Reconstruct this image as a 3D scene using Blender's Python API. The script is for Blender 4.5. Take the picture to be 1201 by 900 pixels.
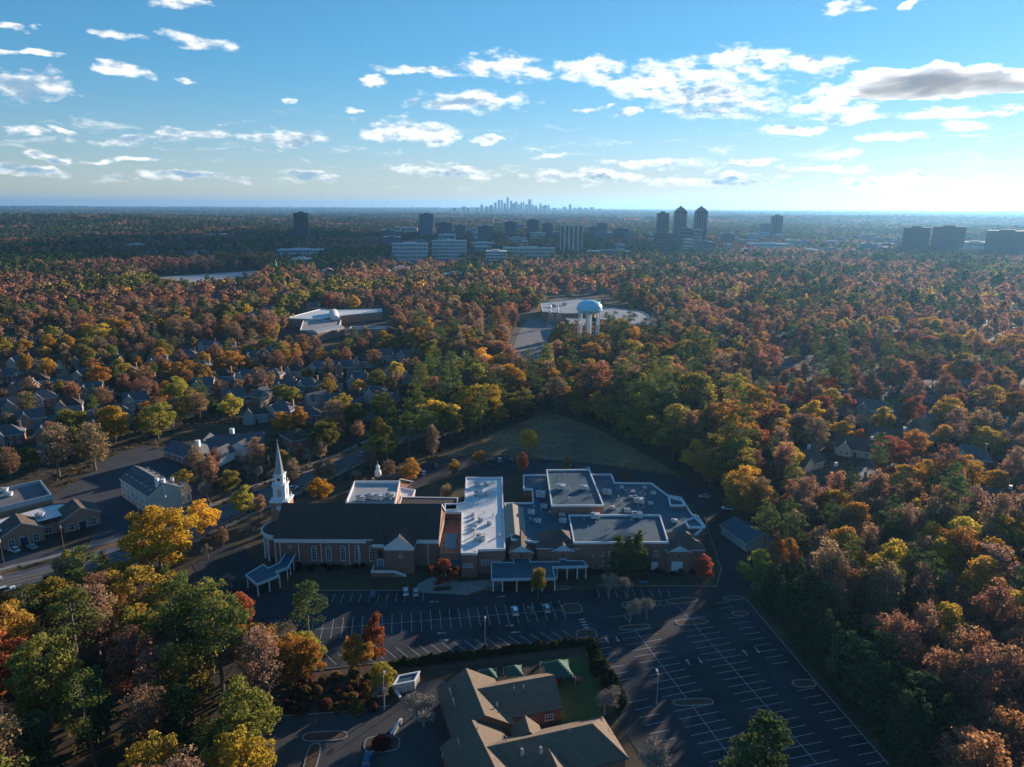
import bpy, math, random
import numpy as np
from mathutils import Vector, Matrix, noise

# ------------------------------------------------------------------ camera, world, sun
for o in list(bpy.data.objects): bpy.data.objects.remove(o)
SC = bpy.context.scene
COL = SC.collection
RNG = random.Random(7)
NR = np.random.RandomState(11)
R = math.radians
H, F = 115.0, 833.0
PITCH, ROLL = math.atan((450 - 242.5) / F), R(.33)
_cp, _sp, _c, _s = math.cos(PITCH), math.sin(PITCH), math.cos(ROLL), math.sin(ROLL)
FW = Vector((0, _cp, -_sp)); R0 = Vector((1, 0, 0)); U0 = Vector((0, _sp, _cp))
RT = R0 * _c + U0 * _s
UP = U0 * _c - R0 * _s
def ray(px, py): return FW + RT * ((px - 600.5) / F) + UP * ((450 - py) / F)
def G(px, py, z=0.0):
    d = ray(px, py); t = (z - H) / d.z
    return Vector((d.x * t, d.y * t, z))
def GL(pts, z=0.0): return [G(x, y, z) for x, y in pts]
def project(p):
    v = Vector(p) - Vector((0, 0, H)); zf = v.dot(FW)
    return 600.5 + F * v.dot(RT) / zf, 450 - F * v.dot(UP) / zf, zf
cam = bpy.data.cameras.new('camera'); camo = bpy.data.objects.new('camera', cam); COL.objects.link(camo)
cam.sensor_width = 36; cam.sensor_fit = 'HORIZONTAL'; cam.lens = F / 1201 * 36
cam.clip_start = 1; cam.clip_end = 200000
M4 = Matrix((RT, UP, -FW)).transposed().to_4x4(); M4.translation = (0, 0, H)
camo.matrix_world = M4
SC.camera = camo

SUN_AZ, SUN_EL = R(40.5), R(10.3)          # azimuth to the right of the viewing direction
SUN = Vector((math.sin(SUN_AZ) * math.cos(SUN_EL), math.cos(SUN_AZ) * math.cos(SUN_EL), math.sin(SUN_EL)))
sl = bpy.data.lights.new('sun', 'SUN'); slo = bpy.data.objects.new('sun', sl); COL.objects.link(slo)
sl.energy = 5.0; sl.angle = R(.5); sl.color = (1, .80, .64)
slo.rotation_euler = (-SUN).to_track_quat('-Z', 'Y').to_euler(); slo.location = (400, 300, 400)
SC.view_settings.view_transform = 'Standard'; SC.view_settings.look = 'None'
SC.view_settings.exposure = 1.04; SC.view_settings.gamma = 1
SC.render.engine = 'CYCLES'
cy = SC.cycles
cy.max_bounces = 5; cy.diffuse_bounces = 2; cy.glossy_bounces = 2; cy.transmission_bounces = 3
cy.volume_bounces = 0; cy.transparent_max_bounces = 4
cy.use_denoising = True; cy.sample_clamp_indirect = 4
try: cy.denoiser = 'OPENIMAGEDENOISE'
except Exception: pass

W = bpy.data.worlds.new('World'); SC.world = W; W.use_nodes = True
def world():
    nt = W.node_tree; nt.nodes.clear(); N = nt.nodes; L = nt.links
    def node(t, **k):
        n = N.new(t)
        for a, b in k.items(): setattr(n, a, b)
        return n
    def mth(op, a, b=None, c=None, clamp=False):
        n = node('ShaderNodeMath', operation=op); n.use_clamp = clamp
        for i, v in enumerate((a, b, c)):
            if v is None: continue
            if isinstance(v, (int, float)): n.inputs[i].default_value = v
            else: L.new(v, n.inputs[i])
        return n.outputs[0]
    def vm(op, a, b):
        n = node('ShaderNodeVectorMath', operation=op)
        for i, v in enumerate((a, b)):
            if isinstance(v, tuple): n.inputs[i].default_value = v
            else: L.new(v, n.inputs[i])
        return n
    def ss(v, lo, hi):
        n = node('ShaderNodeMapRange', interpolation_type='SMOOTHSTEP')
        L.new(v, n.inputs[0]); n.inputs[1].default_value = lo; n.inputs[2].default_value = hi
        return n.outputs[0]
    sky = node('ShaderNodeTexSky', sky_type='NISHITA', sun_disc=False)
    sky.sun_elevation = SUN_EL; sky.sun_rotation = SUN_AZ
    sky.altitude = 300; sky.air_density = 1.0; sky.dust_density = .05; sky.ozone_density = 3.0
    tc = node('ShaderNodeTexCoord'); sep = node('ShaderNodeSeparateXYZ'); L.new(tc.outputs['Generated'], sep.inputs[0])
    az = mth('ARCTAN2', sep.outputs[0], sep.outputs[1]); el = mth('ARCSINE', sep.outputs[2])
    comb = node('ShaderNodeCombineXYZ'); L.new(az, comb.inputs[0]); L.new(el, comb.inputs[1])
    # fractal noise wobbles the cloud outlines
    def fbm(scale, detail, off=(0, 0, 0), rough=.6):
        m = node('ShaderNodeMapping'); L.new(comb.outputs[0], m.inputs[0])
        m.inputs['Location'].default_value = off; m.inputs['Scale'].default_value = (scale, scale * 2.3, 1)
        n = node('ShaderNodeTexNoise'); n.inputs['Scale'].default_value = 1; n.inputs['Detail'].default_value = detail
        n.inputs['Roughness'].default_value = rough; L.new(m.outputs[0], n.inputs['Vector'])
        return n
    big = fbm(30, 10, rough=.64); lit = fbm(30, 5, (-.22, -.45, 0), .64)
    warp = fbm(14, 3, (3, 5, 0))
    wv = vm('SUBTRACT', warp.outputs['Color'], (.5, .5, .5))
    wv2 = vm('MULTIPLY', wv.outputs[0], (.12, .034, 0))
    q = vm('ADD', comb.outputs[0], wv2.outputs[0])
    clouds = [(40, 100, 62, 19, 1), (135, 45, 38, 8, 0), (238, 47, 38, 13, 0), (138, 84, 38, 10, 0), (205, 4, 42, 9, 0), (12, 30, 16, 7, 0),
        (220, 93, 12, 5, 0), (148, 165, 46, 10, 1), (205, 158, 28, 9, 1), (248, 156, 32, 8, 1), (332, 163, 54, 9, 1), (60, 184, 30, 6, 1),
        (40, 201, 46, 8, 1), (22, 153, 30, 7, 0), (72, 158, 18, 6, 0), (412, 129, 18, 6, 0), (338, 119, 9, 5, 0), (440, 97, 15, 6, 0),
        (485, 86, 52, 7, 0), (592, 80, 66, 17, 0), (550, 120, 82, 15, 1), (488, 155, 60, 17, 0), (572, 165, 18, 6, 0), (690, 130, 22, 5, 0),
        (650, 182, 20, 5, 0), (700, 82, 46, 20, 0), (765, 100, 66, 24, 0), (840, 112, 100, 30, 1), (800, 90, 90, 22, 0), (872, 68, 70, 16, 0), (936, 76, 64, 14, 0),
        (960, 127, 60, 13, 0), (1120, 130, 70, 9, 0), (1180, 128, 40, 8, 0), (1010, 128, 40, 12, 0), (925, 152, 42, 7, 0), (1045, 160, 44, 9, 0), (1125, 145, 34, 9, 0),
        (990, 180, 34, 7, 0), (990, 13, 26, 9, 0), (1075, 4, 20, 8, 0), (890, 190, 46, 6, 0), (970, 196, 60, 7, 0), (760, 193, 66, 6, 0),
        (530, 201, 84, 9, 1), (235, 208, 70, 7, 1), (365, 205, 48, 6, 1), (700, 208, 90, 9, 1), (850, 213, 120, 8, 1), (1060, 212, 130, 9, 0),
        (150, 190, 40, 4, 0), (40, 62, 30, 5, 0), (740, 135, 20, 6, 0), (985, 112, 50, 14, 0), (1000, 135, 50, 8, 0)]
    D = None; T = None
    for (x, y, w, h, th) in clouds:
        d = ray(x, y).normalized()
        a, e = math.atan2(d.x, d.y), math.asin(d.z)
        d2 = ray(x + w, y).normalized(); d3 = ray(x, y - h).normalized()
        sa = abs(math.atan2(d2.x, d2.y) - a); se = abs(math.asin(d3.z) - e)
        s1 = vm('SUBTRACT', q.outputs[0], (a, e, 0)); s2 = vm('MULTIPLY', s1.outputs[0], (1 / sa, 1 / se, 0))
        n = vm('DOT_PRODUCT', s2.outputs[0], s2.outputs[0])
        v = mth('SUBTRACT', 1.0, n.outputs['Value'])
        D = v if D is None else mth('MAXIMUM', D, v)
        if th:
            # shaded lower middle of a thicker cloud
            s3 = vm('ADD', s2.outputs[0], (0.06, .22, 0)); n3 = vm('DOT_PRODUCT', s3.outputs[0], s3.outputs[0])
            v3 = mth('MULTIPLY', mth('SUBTRACT', 1.0, n3.outputs['Value']), .55 if th == 1 else 1.0)
            T = v3 if T is None else mth('MAXIMUM', T, v3)
    # the same scattered cumulus goes on outside the frame
    out = fbm(7, 6, (8, 2, 0)); base = mth('SUBTRACT', mth('MULTIPLY', out.outputs[0], 5), 3.15)
    away = ss(mth('ABSOLUTE', az), .66, .80); high = ss(el, .27, .36)
    base = mth('SUBTRACT', base, mth('MULTIPLY', mth('SUBTRACT', 1, mth('MAXIMUM', away, high)), 4))
    D = mth('MAXIMUM', D, base)
    D = mth('MAXIMUM', D, -1.5)
    f = mth('SUBTRACT', big.outputs[0], .5)
    dens = mth('ADD', mth('ADD', mth('MULTIPLY', D, .85), .02), mth('MULTIPLY', f, 3.2))
    alpha = mth('MULTIPLY', ss(dens, -.02, .95), ss(el, .0, .03))
    wm = node('ShaderNodeMapping'); L.new(q.outputs[0], wm.inputs[0]); wm.inputs['Scale'].default_value = (13, 75, 1); wm.inputs['Location'].default_value = (2.2, 1.4, 0)
    wn = node('ShaderNodeTexNoise'); wn.inputs['Scale'].default_value = 1; wn.inputs['Detail'].default_value = 9; wn.inputs['Roughness'].default_value = .62; L.new(wm.outputs[0], wn.inputs['Vector'])
    wisp = mth('MULTIPLY', mth('MULTIPLY', ss(wn.outputs[0], .53, .74), ss(el, .012, .035)), mth('MULTIPLY', mth('SUBTRACT', 1, ss(el, .075, .13)), .7))
    alpha = mth('MULTIPLY', mth('MAXIMUM', alpha, wisp), .93)
    # lit rims towards the sun, grey hearts
    rim = mth('MULTIPLY', mth('SUBTRACT', big.outputs[0], lit.outputs[0]), 3.0)
    grey = mth('MULTIPLY', ss(mth('ADD', T, mth('MULTIPLY', f, 1.6)), .18, .75), .72)
    bright = mth('SUBTRACT', mth('ADD', .92, rim), grey, clamp=False)
    bright = mth('MAXIMUM', mth('MINIMUM', bright, 1.08), .2)
    # clouds nearer the sun are brighter
    sd = vm('DOT_PRODUCT', tc.outputs['Generated'], tuple(SUN))
    near = mth('ADD', .86, mth('MULTIPLY', ss(sd.outputs['Value'], .5, 1.0), .3))
    bright = mth('MULTIPLY', bright, near)
    wc = node('ShaderNodeMix', data_type='RGBA'); wc.inputs['A'].default_value = (2.4, 3.6, 4.9, 1); wc.inputs['B'].default_value = (9.4, 9.3, 8.9, 1)
    L.new(ss(bright, .2, 1.05), wc.inputs['Factor'])
    # the camera's grade: deepen the clear sky's blue
    tint = node('ShaderNodeMix', data_type='RGBA', blend_type='MULTIPLY'); tint.inputs['Factor'].default_value = 1
    k1 = vm('MULTIPLY', sky.outputs[0], (.09, .09, .09)); k2 = vm('ADD', k1.outputs[0], (1, 1, 1)); k3 = vm('DIVIDE', sky.outputs[0], k2.outputs[0]); k4 = vm('MULTIPLY', k3.outputs[0], (1.36, 1.36, 1.36))   # soft shoulder of the camera's response
    L.new(k4.outputs[0], tint.inputs['A']); tg = node('ShaderNodeMix', data_type='RGBA'); tg.inputs['A'].default_value = (1.0, 1.0, 1.16, 1); tg.inputs['B'].default_value = (.50, .97, 1.24, 1)
    L.new(ss(el, -.02, .20), tg.inputs['Factor']); L.new(tg.outputs['Result'], tint.inputs['B'])
    mx = node('ShaderNodeMix', data_type='RGBA'); L.new(alpha, mx.inputs['Factor']); L.new(tint.outputs['Result'], mx.inputs['A']); L.new(wc.outputs['Result'], mx.inputs['B'])
    bg = node('ShaderNodeBackground'); bg.inputs['Strength'].default_value = .068; L.new(mx.outputs['Result'], bg.inputs[0])
    ow = node('ShaderNodeOutputWorld'); L.new(bg.outputs[0], ow.inputs[0])
world()

# ------------------------------------------------------------------ materials
MATS = {}
def mat(name, col, rough=.85, var=.25, scale=.5, metal=0.0, bump=0.0, spec=.3, fine=0.0, col2=None):
    """principled material, base colour broken up by two octaves of object-space noise"""
    if name in MATS: return MATS[name]
    m = bpy.data.materials.new(name); m.use_nodes = True; nt = m.node_tree; N, L = nt.nodes, nt.links
    b = N['Principled BSDF']; b.inputs['Roughness'].default_value = rough; b.inputs['Metallic'].default_value = metal
    b.inputs['Specular IOR Level'].default_value = spec
    tc = N.new('ShaderNodeTexCoord'); nz = N.new('ShaderNodeTexNoise'); nz.inputs['Scale'].default_value = scale
    nz.inputs['Detail'].default_value = 6; nz.inputs['Roughness'].default_value = .65
    L.new(tc.outputs['Object'], nz.inputs['Vector'])
    rp = N.new('ShaderNodeValToRGB'); rp.color_ramp.elements[0].position = .3; rp.color_ramp.elements[1].position = .72
    c2 = col2 or tuple(c * (1 + var) for c in col)
    c1 = tuple(c * (1 - var) for c in col)
    rp.color_ramp.elements[0].color = (*c1, 1); rp.color_ramp.elements[1].color = (*c2, 1)
    L.new(nz.outputs[0], rp.inputs[0]); src = rp.outputs[0]
    if fine:
        n2 = N.new('ShaderNodeTexNoise'); n2.inputs['Scale'].default_value = scale * 9; n2.inputs['Detail'].default_value = 3
        L.new(tc.outputs['Object'], n2.inputs['Vector'])
        mp = N.new('ShaderNodeMapRange'); mp.inputs[1].default_value = .3; mp.inputs[2].default_value = .7; mp.inputs[3].default_value = 1 - fine; mp.inputs[4].default_value = 1 + fine
        L.new(n2.outputs[0], mp.inputs[0])
        mu = N.new('ShaderNodeMix'); mu.data_type = 'RGBA'; mu.blend_type = 'MULTIPLY'; mu.inputs['Factor'].default_value = 1
        L.new(src, mu.inputs['A']); L.new(mp.outputs[0], mu.inputs['B']); src = mu.outputs['Result']
    L.new(src, b.inputs['Base Color'])
    if bump:
        bp = N.new('ShaderNodeBump'); bp.inputs['Strength'].default_value = bump; bp.inputs['Distance'].default_value = .1
        L.new(nz.outputs[0], bp.inputs['Height']); L.new(bp.outputs[0], b.inputs['Normal'])
    MATS[name] = m
    return m
def leafmat(name, trans=.52):
    m = bpy.data.materials.new(name); m.use_nodes = True; nt = m.node_tree; N, L = nt.nodes, nt.links; N.clear()
    at = N.new('ShaderNodeAttribute'); at.attribute_type = 'INSTANCER'; at.attribute_name = 'tint'
    ge = N.new('ShaderNodeNewGeometry'); oi = N.new('ShaderNodeObjectInfo')
    hs = N.new('ShaderNodeHueSaturation')
    def mr(src, a, b):
        n = N.new('ShaderNodeMapRange'); L.new(src, n.inputs[0]); n.inputs[3].default_value = a; n.inputs[4].default_value = b; return n.outputs[0]
    L.new(mr(ge.outputs['Random Per Island'], .488, .516), hs.inputs['Hue'])
    ml = N.new('ShaderNodeMath'); ml.operation = 'MULTIPLY'
    L.new(mr(ge.outputs['Random Per Island'], .6, 1.35), ml.inputs[0]); L.new(mr(oi.outputs['Random'], .75, 1.25), ml.inputs[1])
    L.new(ml.outputs[0], hs.inputs['Value']); L.new(at.outputs['Color'], hs.inputs['Color'])
    d = N.new('ShaderNodeBsdfDiffuse'); t = N.new('ShaderNodeBsdfTranslucent'); mx = N.new('ShaderNodeMixShader'); mx.inputs[0].default_value = trans
    L.new(hs.outputs[0], d.inputs[0]); L.new(hs.outputs[0], t.inputs[0]); L.new(d.outputs[0], mx.inputs[1]); L.new(t.outputs[0], mx.inputs[2])
    o = N.new('ShaderNodeOutputMaterial'); L.new(mx.outputs[0], o.inputs[0])
    return m
M_LEAF = leafmat('foliage'); M_NEEDLE = leafmat('needles', .38)
M_BARK = mat('bark', (.17, .135, .105), .9, .35, 3)
M_TWIG = mat('twigs', (.30, .25, .185), .9, .3, 1)
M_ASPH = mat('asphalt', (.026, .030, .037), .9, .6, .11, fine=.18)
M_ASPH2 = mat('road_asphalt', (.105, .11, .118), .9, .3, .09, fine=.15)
M_CONC = mat('concrete', (.25, .235, .21), .9, .2, .4, fine=.1)
def worn(m, crack=.5, sc=.07):
    nt = m.node_tree; N, L = nt.nodes, nt.links; b = N['Principled BSDF']; src = b.inputs['Base Color'].links[0].from_socket; tc = N.new('ShaderNodeTexCoord')
    nz = N.new('ShaderNodeTexNoise'); nz.inputs['Scale'].default_value = .25; nz.inputs['Detail'].default_value = 4; L.new(tc.outputs['Object'], nz.inputs['Vector'])
    ad = N.new('ShaderNodeMix'); ad.data_type = 'VECTOR'; ad.inputs['Factor'].default_value = .02; L.new(tc.outputs['Object'], ad.inputs[4]); L.new(nz.outputs['Color'], ad.inputs[5])
    vo = N.new('ShaderNodeTexVoronoi'); vo.feature = 'DISTANCE_TO_EDGE'; vo.inputs['Scale'].default_value = sc; L.new(ad.outputs[1], vo.inputs['Vector'])
    mp = N.new('ShaderNodeMapRange'); mp.inputs[1].default_value = .004; mp.inputs[2].default_value = .016; mp.inputs[3].default_value = 1 - crack; mp.inputs[4].default_value = 1; L.new(vo.outputs['Distance'], mp.inputs[0])
    v2 = N.new('ShaderNodeTexVoronoi'); v2.inputs['Scale'].default_value = sc * .6; L.new(tc.outputs['Object'], v2.inputs['Vector'])
    m2 = N.new('ShaderNodeMapRange'); m2.inputs[3].default_value = .78; m2.inputs[4].default_value = 1.3; L.new(v2.outputs['Color'], m2.inputs[0])
    pr = N.new('ShaderNodeMath'); pr.operation = 'MULTIPLY'; L.new(mp.outputs[0], pr.inputs[0]); L.new(m2.outputs[0], pr.inputs[1])
    mu = N.new('ShaderNodeMix'); mu.data_type = 'RGBA'; mu.blend_type = 'MULTIPLY'; mu.inputs['Factor'].default_value = 1; L.new(src, mu.inputs['A']); L.new(pr.outputs[0], mu.inputs['B']); L.new(mu.outputs['Result'], b.inputs['Base Color'])
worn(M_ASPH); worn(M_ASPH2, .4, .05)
def seams(m, period=2.2, axis=0, dark=.25):
    nt = m.node_tree; N, L = nt.nodes, nt.links; b = N['Principled BSDF']; src = b.inputs['Base Color'].links[0].from_socket; tc = N.new('ShaderNodeTexCoord'); sx = N.new('ShaderNodeSeparateXYZ'); L.new(tc.outputs['Object'], sx.inputs[0])
    mo = N.new('ShaderNodeMath'); mo.operation = 'PINGPONG'; L.new(sx.outputs[axis], mo.inputs[0]); mo.inputs[1].default_value = period / 2
    mp = N.new('ShaderNodeMapRange'); mp.inputs[1].default_value = .0; mp.inputs[2].default_value = .14; mp.inputs[3].default_value = 1 - dark; mp.inputs[4].default_value = 1; L.new(mo.outputs[0], mp.inputs[0])
    mu = N.new('ShaderNodeMix'); mu.data_type = 'RGBA'; mu.blend_type = 'MULTIPLY'; mu.inputs['Factor'].default_value = 1; L.new(src, mu.inputs['A']); L.new(mp.outputs[0], mu.inputs['B']); L.new(mu.outputs['Result'], b.inputs['Base Color'])
M_LINE = mat('line_paint', (.42, .42, .41), .7, .4, 1.3)
M_BRICK = mat('brick', (.27, .135, .098), .9, .28, 1.2, fine=.2)
M_BRICKT = mat('tan_brick', (.36, .205, .135), .9, .22, 1.2, fine=.2)
M_WHITE = mat('white_trim', (.70, .71, .70), .6, .08, .7)
M_WROOF = mat('white_membrane', (.66, .65, .62), .7, .12, .35, fine=.05)
M_GROOF = mat('grey_membrane', (.030, .085, .118), .7, .28, .13, fine=.16)  # neutral grey roof with the sky-blue of its shade put into the colour
M_TEAL = mat('teal_membrane', (.030, .088, .118), .6, .22, .2, fine=.12)
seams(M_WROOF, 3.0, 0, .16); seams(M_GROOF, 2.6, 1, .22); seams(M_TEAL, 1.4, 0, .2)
M_SHIN = mat('dark_shingle', (.068, .048, .038), .9, .25, .9, fine=.25)
M_SHTAN = mat('tan_shingle', (.16, .12, .082), .9, .2, .9, fine=.25)
M_SHGRY = mat('grey_shingle', (.10, .105, .115), .9, .25, .9, fine=.2)
M_SHBRN = mat('brown_shingle', (.10, .075, .058), .9, .25, .9, fine=.2)
M_GLASS = mat('glass', (.025, .05, .07), .12, .2, .5, spec=.7)
M_METAL = mat('metal', (.42, .43, .44), .45, .15, 1, metal=.3)
M_DARK = mat('dark_metal', (.03, .03, .033), .6, .2, 1)
M_STUCCO = mat('stucco', (.42, .38, .31), .9, .15, .6)
M_CREAM = mat('cream_siding', (.52, .48, .40), .9, .12, .6)
M_GRASS = mat('grass', (.16, .102, .052), .95, .4, .045, fine=.4, col2=(.27, .17, .08))
M_GREEN = mat('green_grass', (.055, .085, .018), .95, .35, .12, fine=.3)
M_MULCH = mat('mulch', (.085, .050, .032), .95, .35, .5, fine=.25)

# ------------------------------------------------------------------ mesh helpers
class MB:
    def __init__(s): s.v = []; s.f = []; s.m = []
    def add(s, vs, fs, mi=0):
        n = len(s.v); s.v += [tuple(v) for v in vs]; s.f += [tuple(i + n for i in f) for f in fs]; s.m += [mi] * len(fs); return s
    def box(s, x0, x1, y0, y1, z0, z1, M=None, mi=0):
        vs = [Vector((x, y, z)) for z in (z0, z1) for x, y in ((x0, y0), (x1, y0), (x1, y1), (x0, y1))]
        if M is not None: vs = [M @ v for v in vs]
        return s.add(vs, [(3, 2, 1, 0), (4, 5, 6, 7), (0, 1, 5, 4), (1, 2, 6, 5), (2, 3, 7, 6), (3, 0, 4, 7)], mi)
    def prism(s, poly, z0, z1, top=True, bottom=False, mi=0):
        n = len(poly); vs = [(p[0], p[1], z0) for p in poly] + [(p[0], p[1], z1) for p in poly]
        fs = [(i, (i + 1) % n, n + (i + 1) % n, n + i) for i in range(n)]
        if top: fs.append(tuple(range(n, 2 * n)))
        if bottom: fs.append(tuple(range(n - 1, -1, -1)))
        return s.add(vs, fs, mi)
    def tube(s, a, b, r0, r1, n=6, cap=True, mi=0):
        a, b = Vector(a), Vector(b); d = (b - a); 
        if d.length < 1e-6: return s
        q = d.to_track_quat('Z', 'Y'); vs = []
        for p, r in ((a, r0), (b, r1)):
            for i in range(n):
                t = 2 * math.pi * i / n; vs.append(p + q @ Vector((math.cos(t) * r, math.sin(t) * r, 0)))
        fs = [(i, (i + 1) % n, n + (i + 1) % n, n + i) for i in range(n)]
        if cap: fs += [tuple(range(n, 2 * n)), tuple(range(n - 1, -1, -1))]
        return s.add(vs, fs, mi)
    def lathe(s, c, prof, n=16, mi=0, a0=0, a1=None):
        full = a1 is None; a1 = 2 * math.pi if full else a1; k = n if full else n + 1
        vs = []
        for r, z in prof:
            for i in range(k):
                t = a0 + (a1 - a0) * i / n; vs.append((c[0] + math.cos(t) * r, c[1] + math.sin(t) * r, c[2] + z))
        fs = []
        for j in range(len(prof) - 1):
            for i in range(n if full else n):
                i2 = (i + 1) % k
                fs.append((j * k + i, j * k + i2, (j + 1) * k + i2, (j + 1) * k + i))
        return s.add(vs, fs, mi)
    def mesh(s, name, mats):
        me = bpy.data.meshes.new(name); me.from_pydata(s.v, [], s.f)
        for m in (mats if isinstance(mats, (list, tuple)) else [mats]): me.materials.append(m)
        if any(s.m): me.polygons.foreach_set('material_index', s.m)
        me.update(); return me
    def build(s, name, mats, parent=None):
        return link(name, s.mesh(name, mats), parent)
WR = set()     # roots whose children are modelled in world coordinates
def link(name, data, parent=None):
    o = bpy.data.objects.new(name, data); COL.objects.link(o)
    if parent is not None:
        o.parent = parent
        if parent.name in WR: o.matrix_parent_inverse = Matrix.Translation(-parent.location)
    return o
def building(name, label, cat, loc, group=None):
    o = thing(name, label, cat, (loc[0], loc[1], 0), 0, group); WR.add(o.name); return o
def tag(o, label, cat, group=None):
    o['label'] = label; o['category'] = cat
    if group: o['group'] = group
    return o
def thing(name, label, cat, loc=(0, 0, 0), rz=0, group=None):
    o = bpy.data.objects.new(name, None); COL.objects.link(o); o.location = loc; o.rotation_euler = (0, 0, rz); o.empty_display_size = .5
    return tag(o, label, cat, group)
def copy_tree(o, parent=None):
    c = o.copy(); COL.objects.link(c); c.parent = parent
    for ch in o.children: copy_tree(ch, c)
    return c
def struct(o): o['kind'] = 'structure'; return o
def ccw(poly):
    a = sum(poly[i][0] * poly[(i + 1) % len(poly)][1] - poly[(i + 1) % len(poly)][0] * poly[i][1] for i in range(len(poly)))
    return list(poly) if a > 0 else list(reversed(poly))
def inset(poly, d):
    n = len(poly); out = []
    for i in range(n):
        p0, p1, p2 = Vector(poly[i - 1][:2]), Vector(poly[i][:2]), Vector(poly[(i + 1) % n][:2])
        e1 = (p1 - p0).normalized(); e2 = (p2 - p1).normalized()
        n1 = Vector((-e1.y, e1.x)); n2 = Vector((-e2.y, e2.x)); b = n1 + n2
        k = d / max(.35, (1 + n1.dot(n2)))
        q = p1 + b * k; out.append(Vector((q.x, q.y, 0)))
    return out
def sheet(name, poly, z, m, kind='structure', parent=None):
    poly = ccw(poly); mb = MB(); mb.add([(p[0], p[1], z) for p in poly], [tuple(range(len(poly)))])
    o = mb.build(name, m, parent)
    if parent is None and kind: o['kind'] = kind
    return o
def flat_block(par, poly, zr, wall, roof, trim, z0=0, ph=.6, tw=.32, band=.7, names=('wall', 'roof', 'parapet')):
    """walls, sunken roof deck and a parapet coping; coordinates relative to par"""
    poly = ccw([Vector((p[0], p[1], 0)) for p in poly]); zt = zr + ph
    MB().prism(poly, z0, zt - band, top=False).build(names[0], wall, par)
    MB().add([(p.x, p.y, zr) for p in inset(poly, tw * .5)], [tuple(range(len(poly)))]).build(names[1], roof, par)
    o = inset(poly, -.12); i = inset(poly, tw); n = len(poly); mb = MB()
    vs = [(p.x, p.y, zt - band) for p in o] + [(p.x, p.y, zt) for p in o] + [(p.x, p.y, zt) for p in i] + [(p.x, p.y, zr - .05) for p in i]
    fs = []
    for k in range(n):
        k2 = (k + 1) % n
        for lv in range(3): fs.append((lv * n + k, lv * n + k2, (lv + 1) * n + k2, (lv + 1) * n + k))
        fs.append((k2, k, 0 * n + k, 0 * n + k2)) if False else None
    mb.add(vs, [f for f in fs if f]); mb.build(names[2], trim, par)
def gable(par, p0, p1, width, ze, zr, roofm, wallm, hip0=0, hip1=0, over=.5, trim=None, thick=.3, z0=0, wall=True, names=('wall', 'roof', 'eave')):
    """a wing along p0->p1 with ridge; hip0/hip1 = hip run at each end (0 = gable)"""
    p0, p1 = Vector((p0[0], p0[1], 0)), Vector((p1[0], p1[1], 0)); u = (p1 - p0).normalized(); v = Vector((-u.y, u.x, 0)); L = (p1 - p0).length; h = width / 2
    Mx = Matrix((u, v, Vector((0, 0, 1)))).transposed().to_4x4(); Mx.translation = p0
    P = lambda a, b, z: Mx @ Vector((a, b, z))
    out = []
    if wall:
        mb = MB(); vs = [P(0, -h, z0), P(L, -h, z0), P(L, h, z0), P(0, h, z0), P(0, -h, ze), P(L, -h, ze), P(L, h, ze), P(0, h, ze)]
        fs = [(0, 1, 5, 4), (1, 2, 6, 5), (2, 3, 7, 6), (3, 0, 4, 7)]
        if not hip0: vs.append(P(0, 0, zr - .12)); fs.append((7, 4, len(vs) - 1))
        if not hip1: vs.append(P(L, 0, zr - .12)); fs.append((5, 6, len(vs) - 1))
        out.append(mb.add(vs, fs).build(names[0], wallm, par))
    sl_ = (zr - ze) / h; zo = ze - over * sl_
    a0, a1 = -over, L + over; r0 = hip0 if hip0 else -over; r1 = L - hip1 if hip1 else L + over
    ho = h + over; mb = MB()
    top = [P(a0, -ho, zo), P(a1, -ho, zo), P(a1, ho, zo), P(a0, ho, zo), P(r0, 0, zr), P(r1, 0, zr)]
    bot = [q - Vector((0, 0, thick)) for q in top]
    fs = [(0, 1, 5, 4), (2, 3, 4, 5)]
    fs += [(3, 0, 4)] if hip0 else []; fs += [(1, 2, 5)] if hip1 else []
    bf = [tuple(i + 6 for i in reversed(f)) for f in fs]
    sides = [(6, 7, 1, 0), (8, 9, 3, 2)]
    sides += [(9, 6, 0, 3)] if hip0 else [(6, 0, 4, 10), (9, 10, 4, 3)]
    sides += [(7, 8, 2, 1)] if hip1 else [(7, 11, 5, 1), (8, 2, 5, 11)]
    mb.add(top + bot, fs + bf); mb.add(top + bot, sides, 1)
    out.append(mb.build(names[1], [roofm, trim or M_WHITE], par))
    return out
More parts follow.
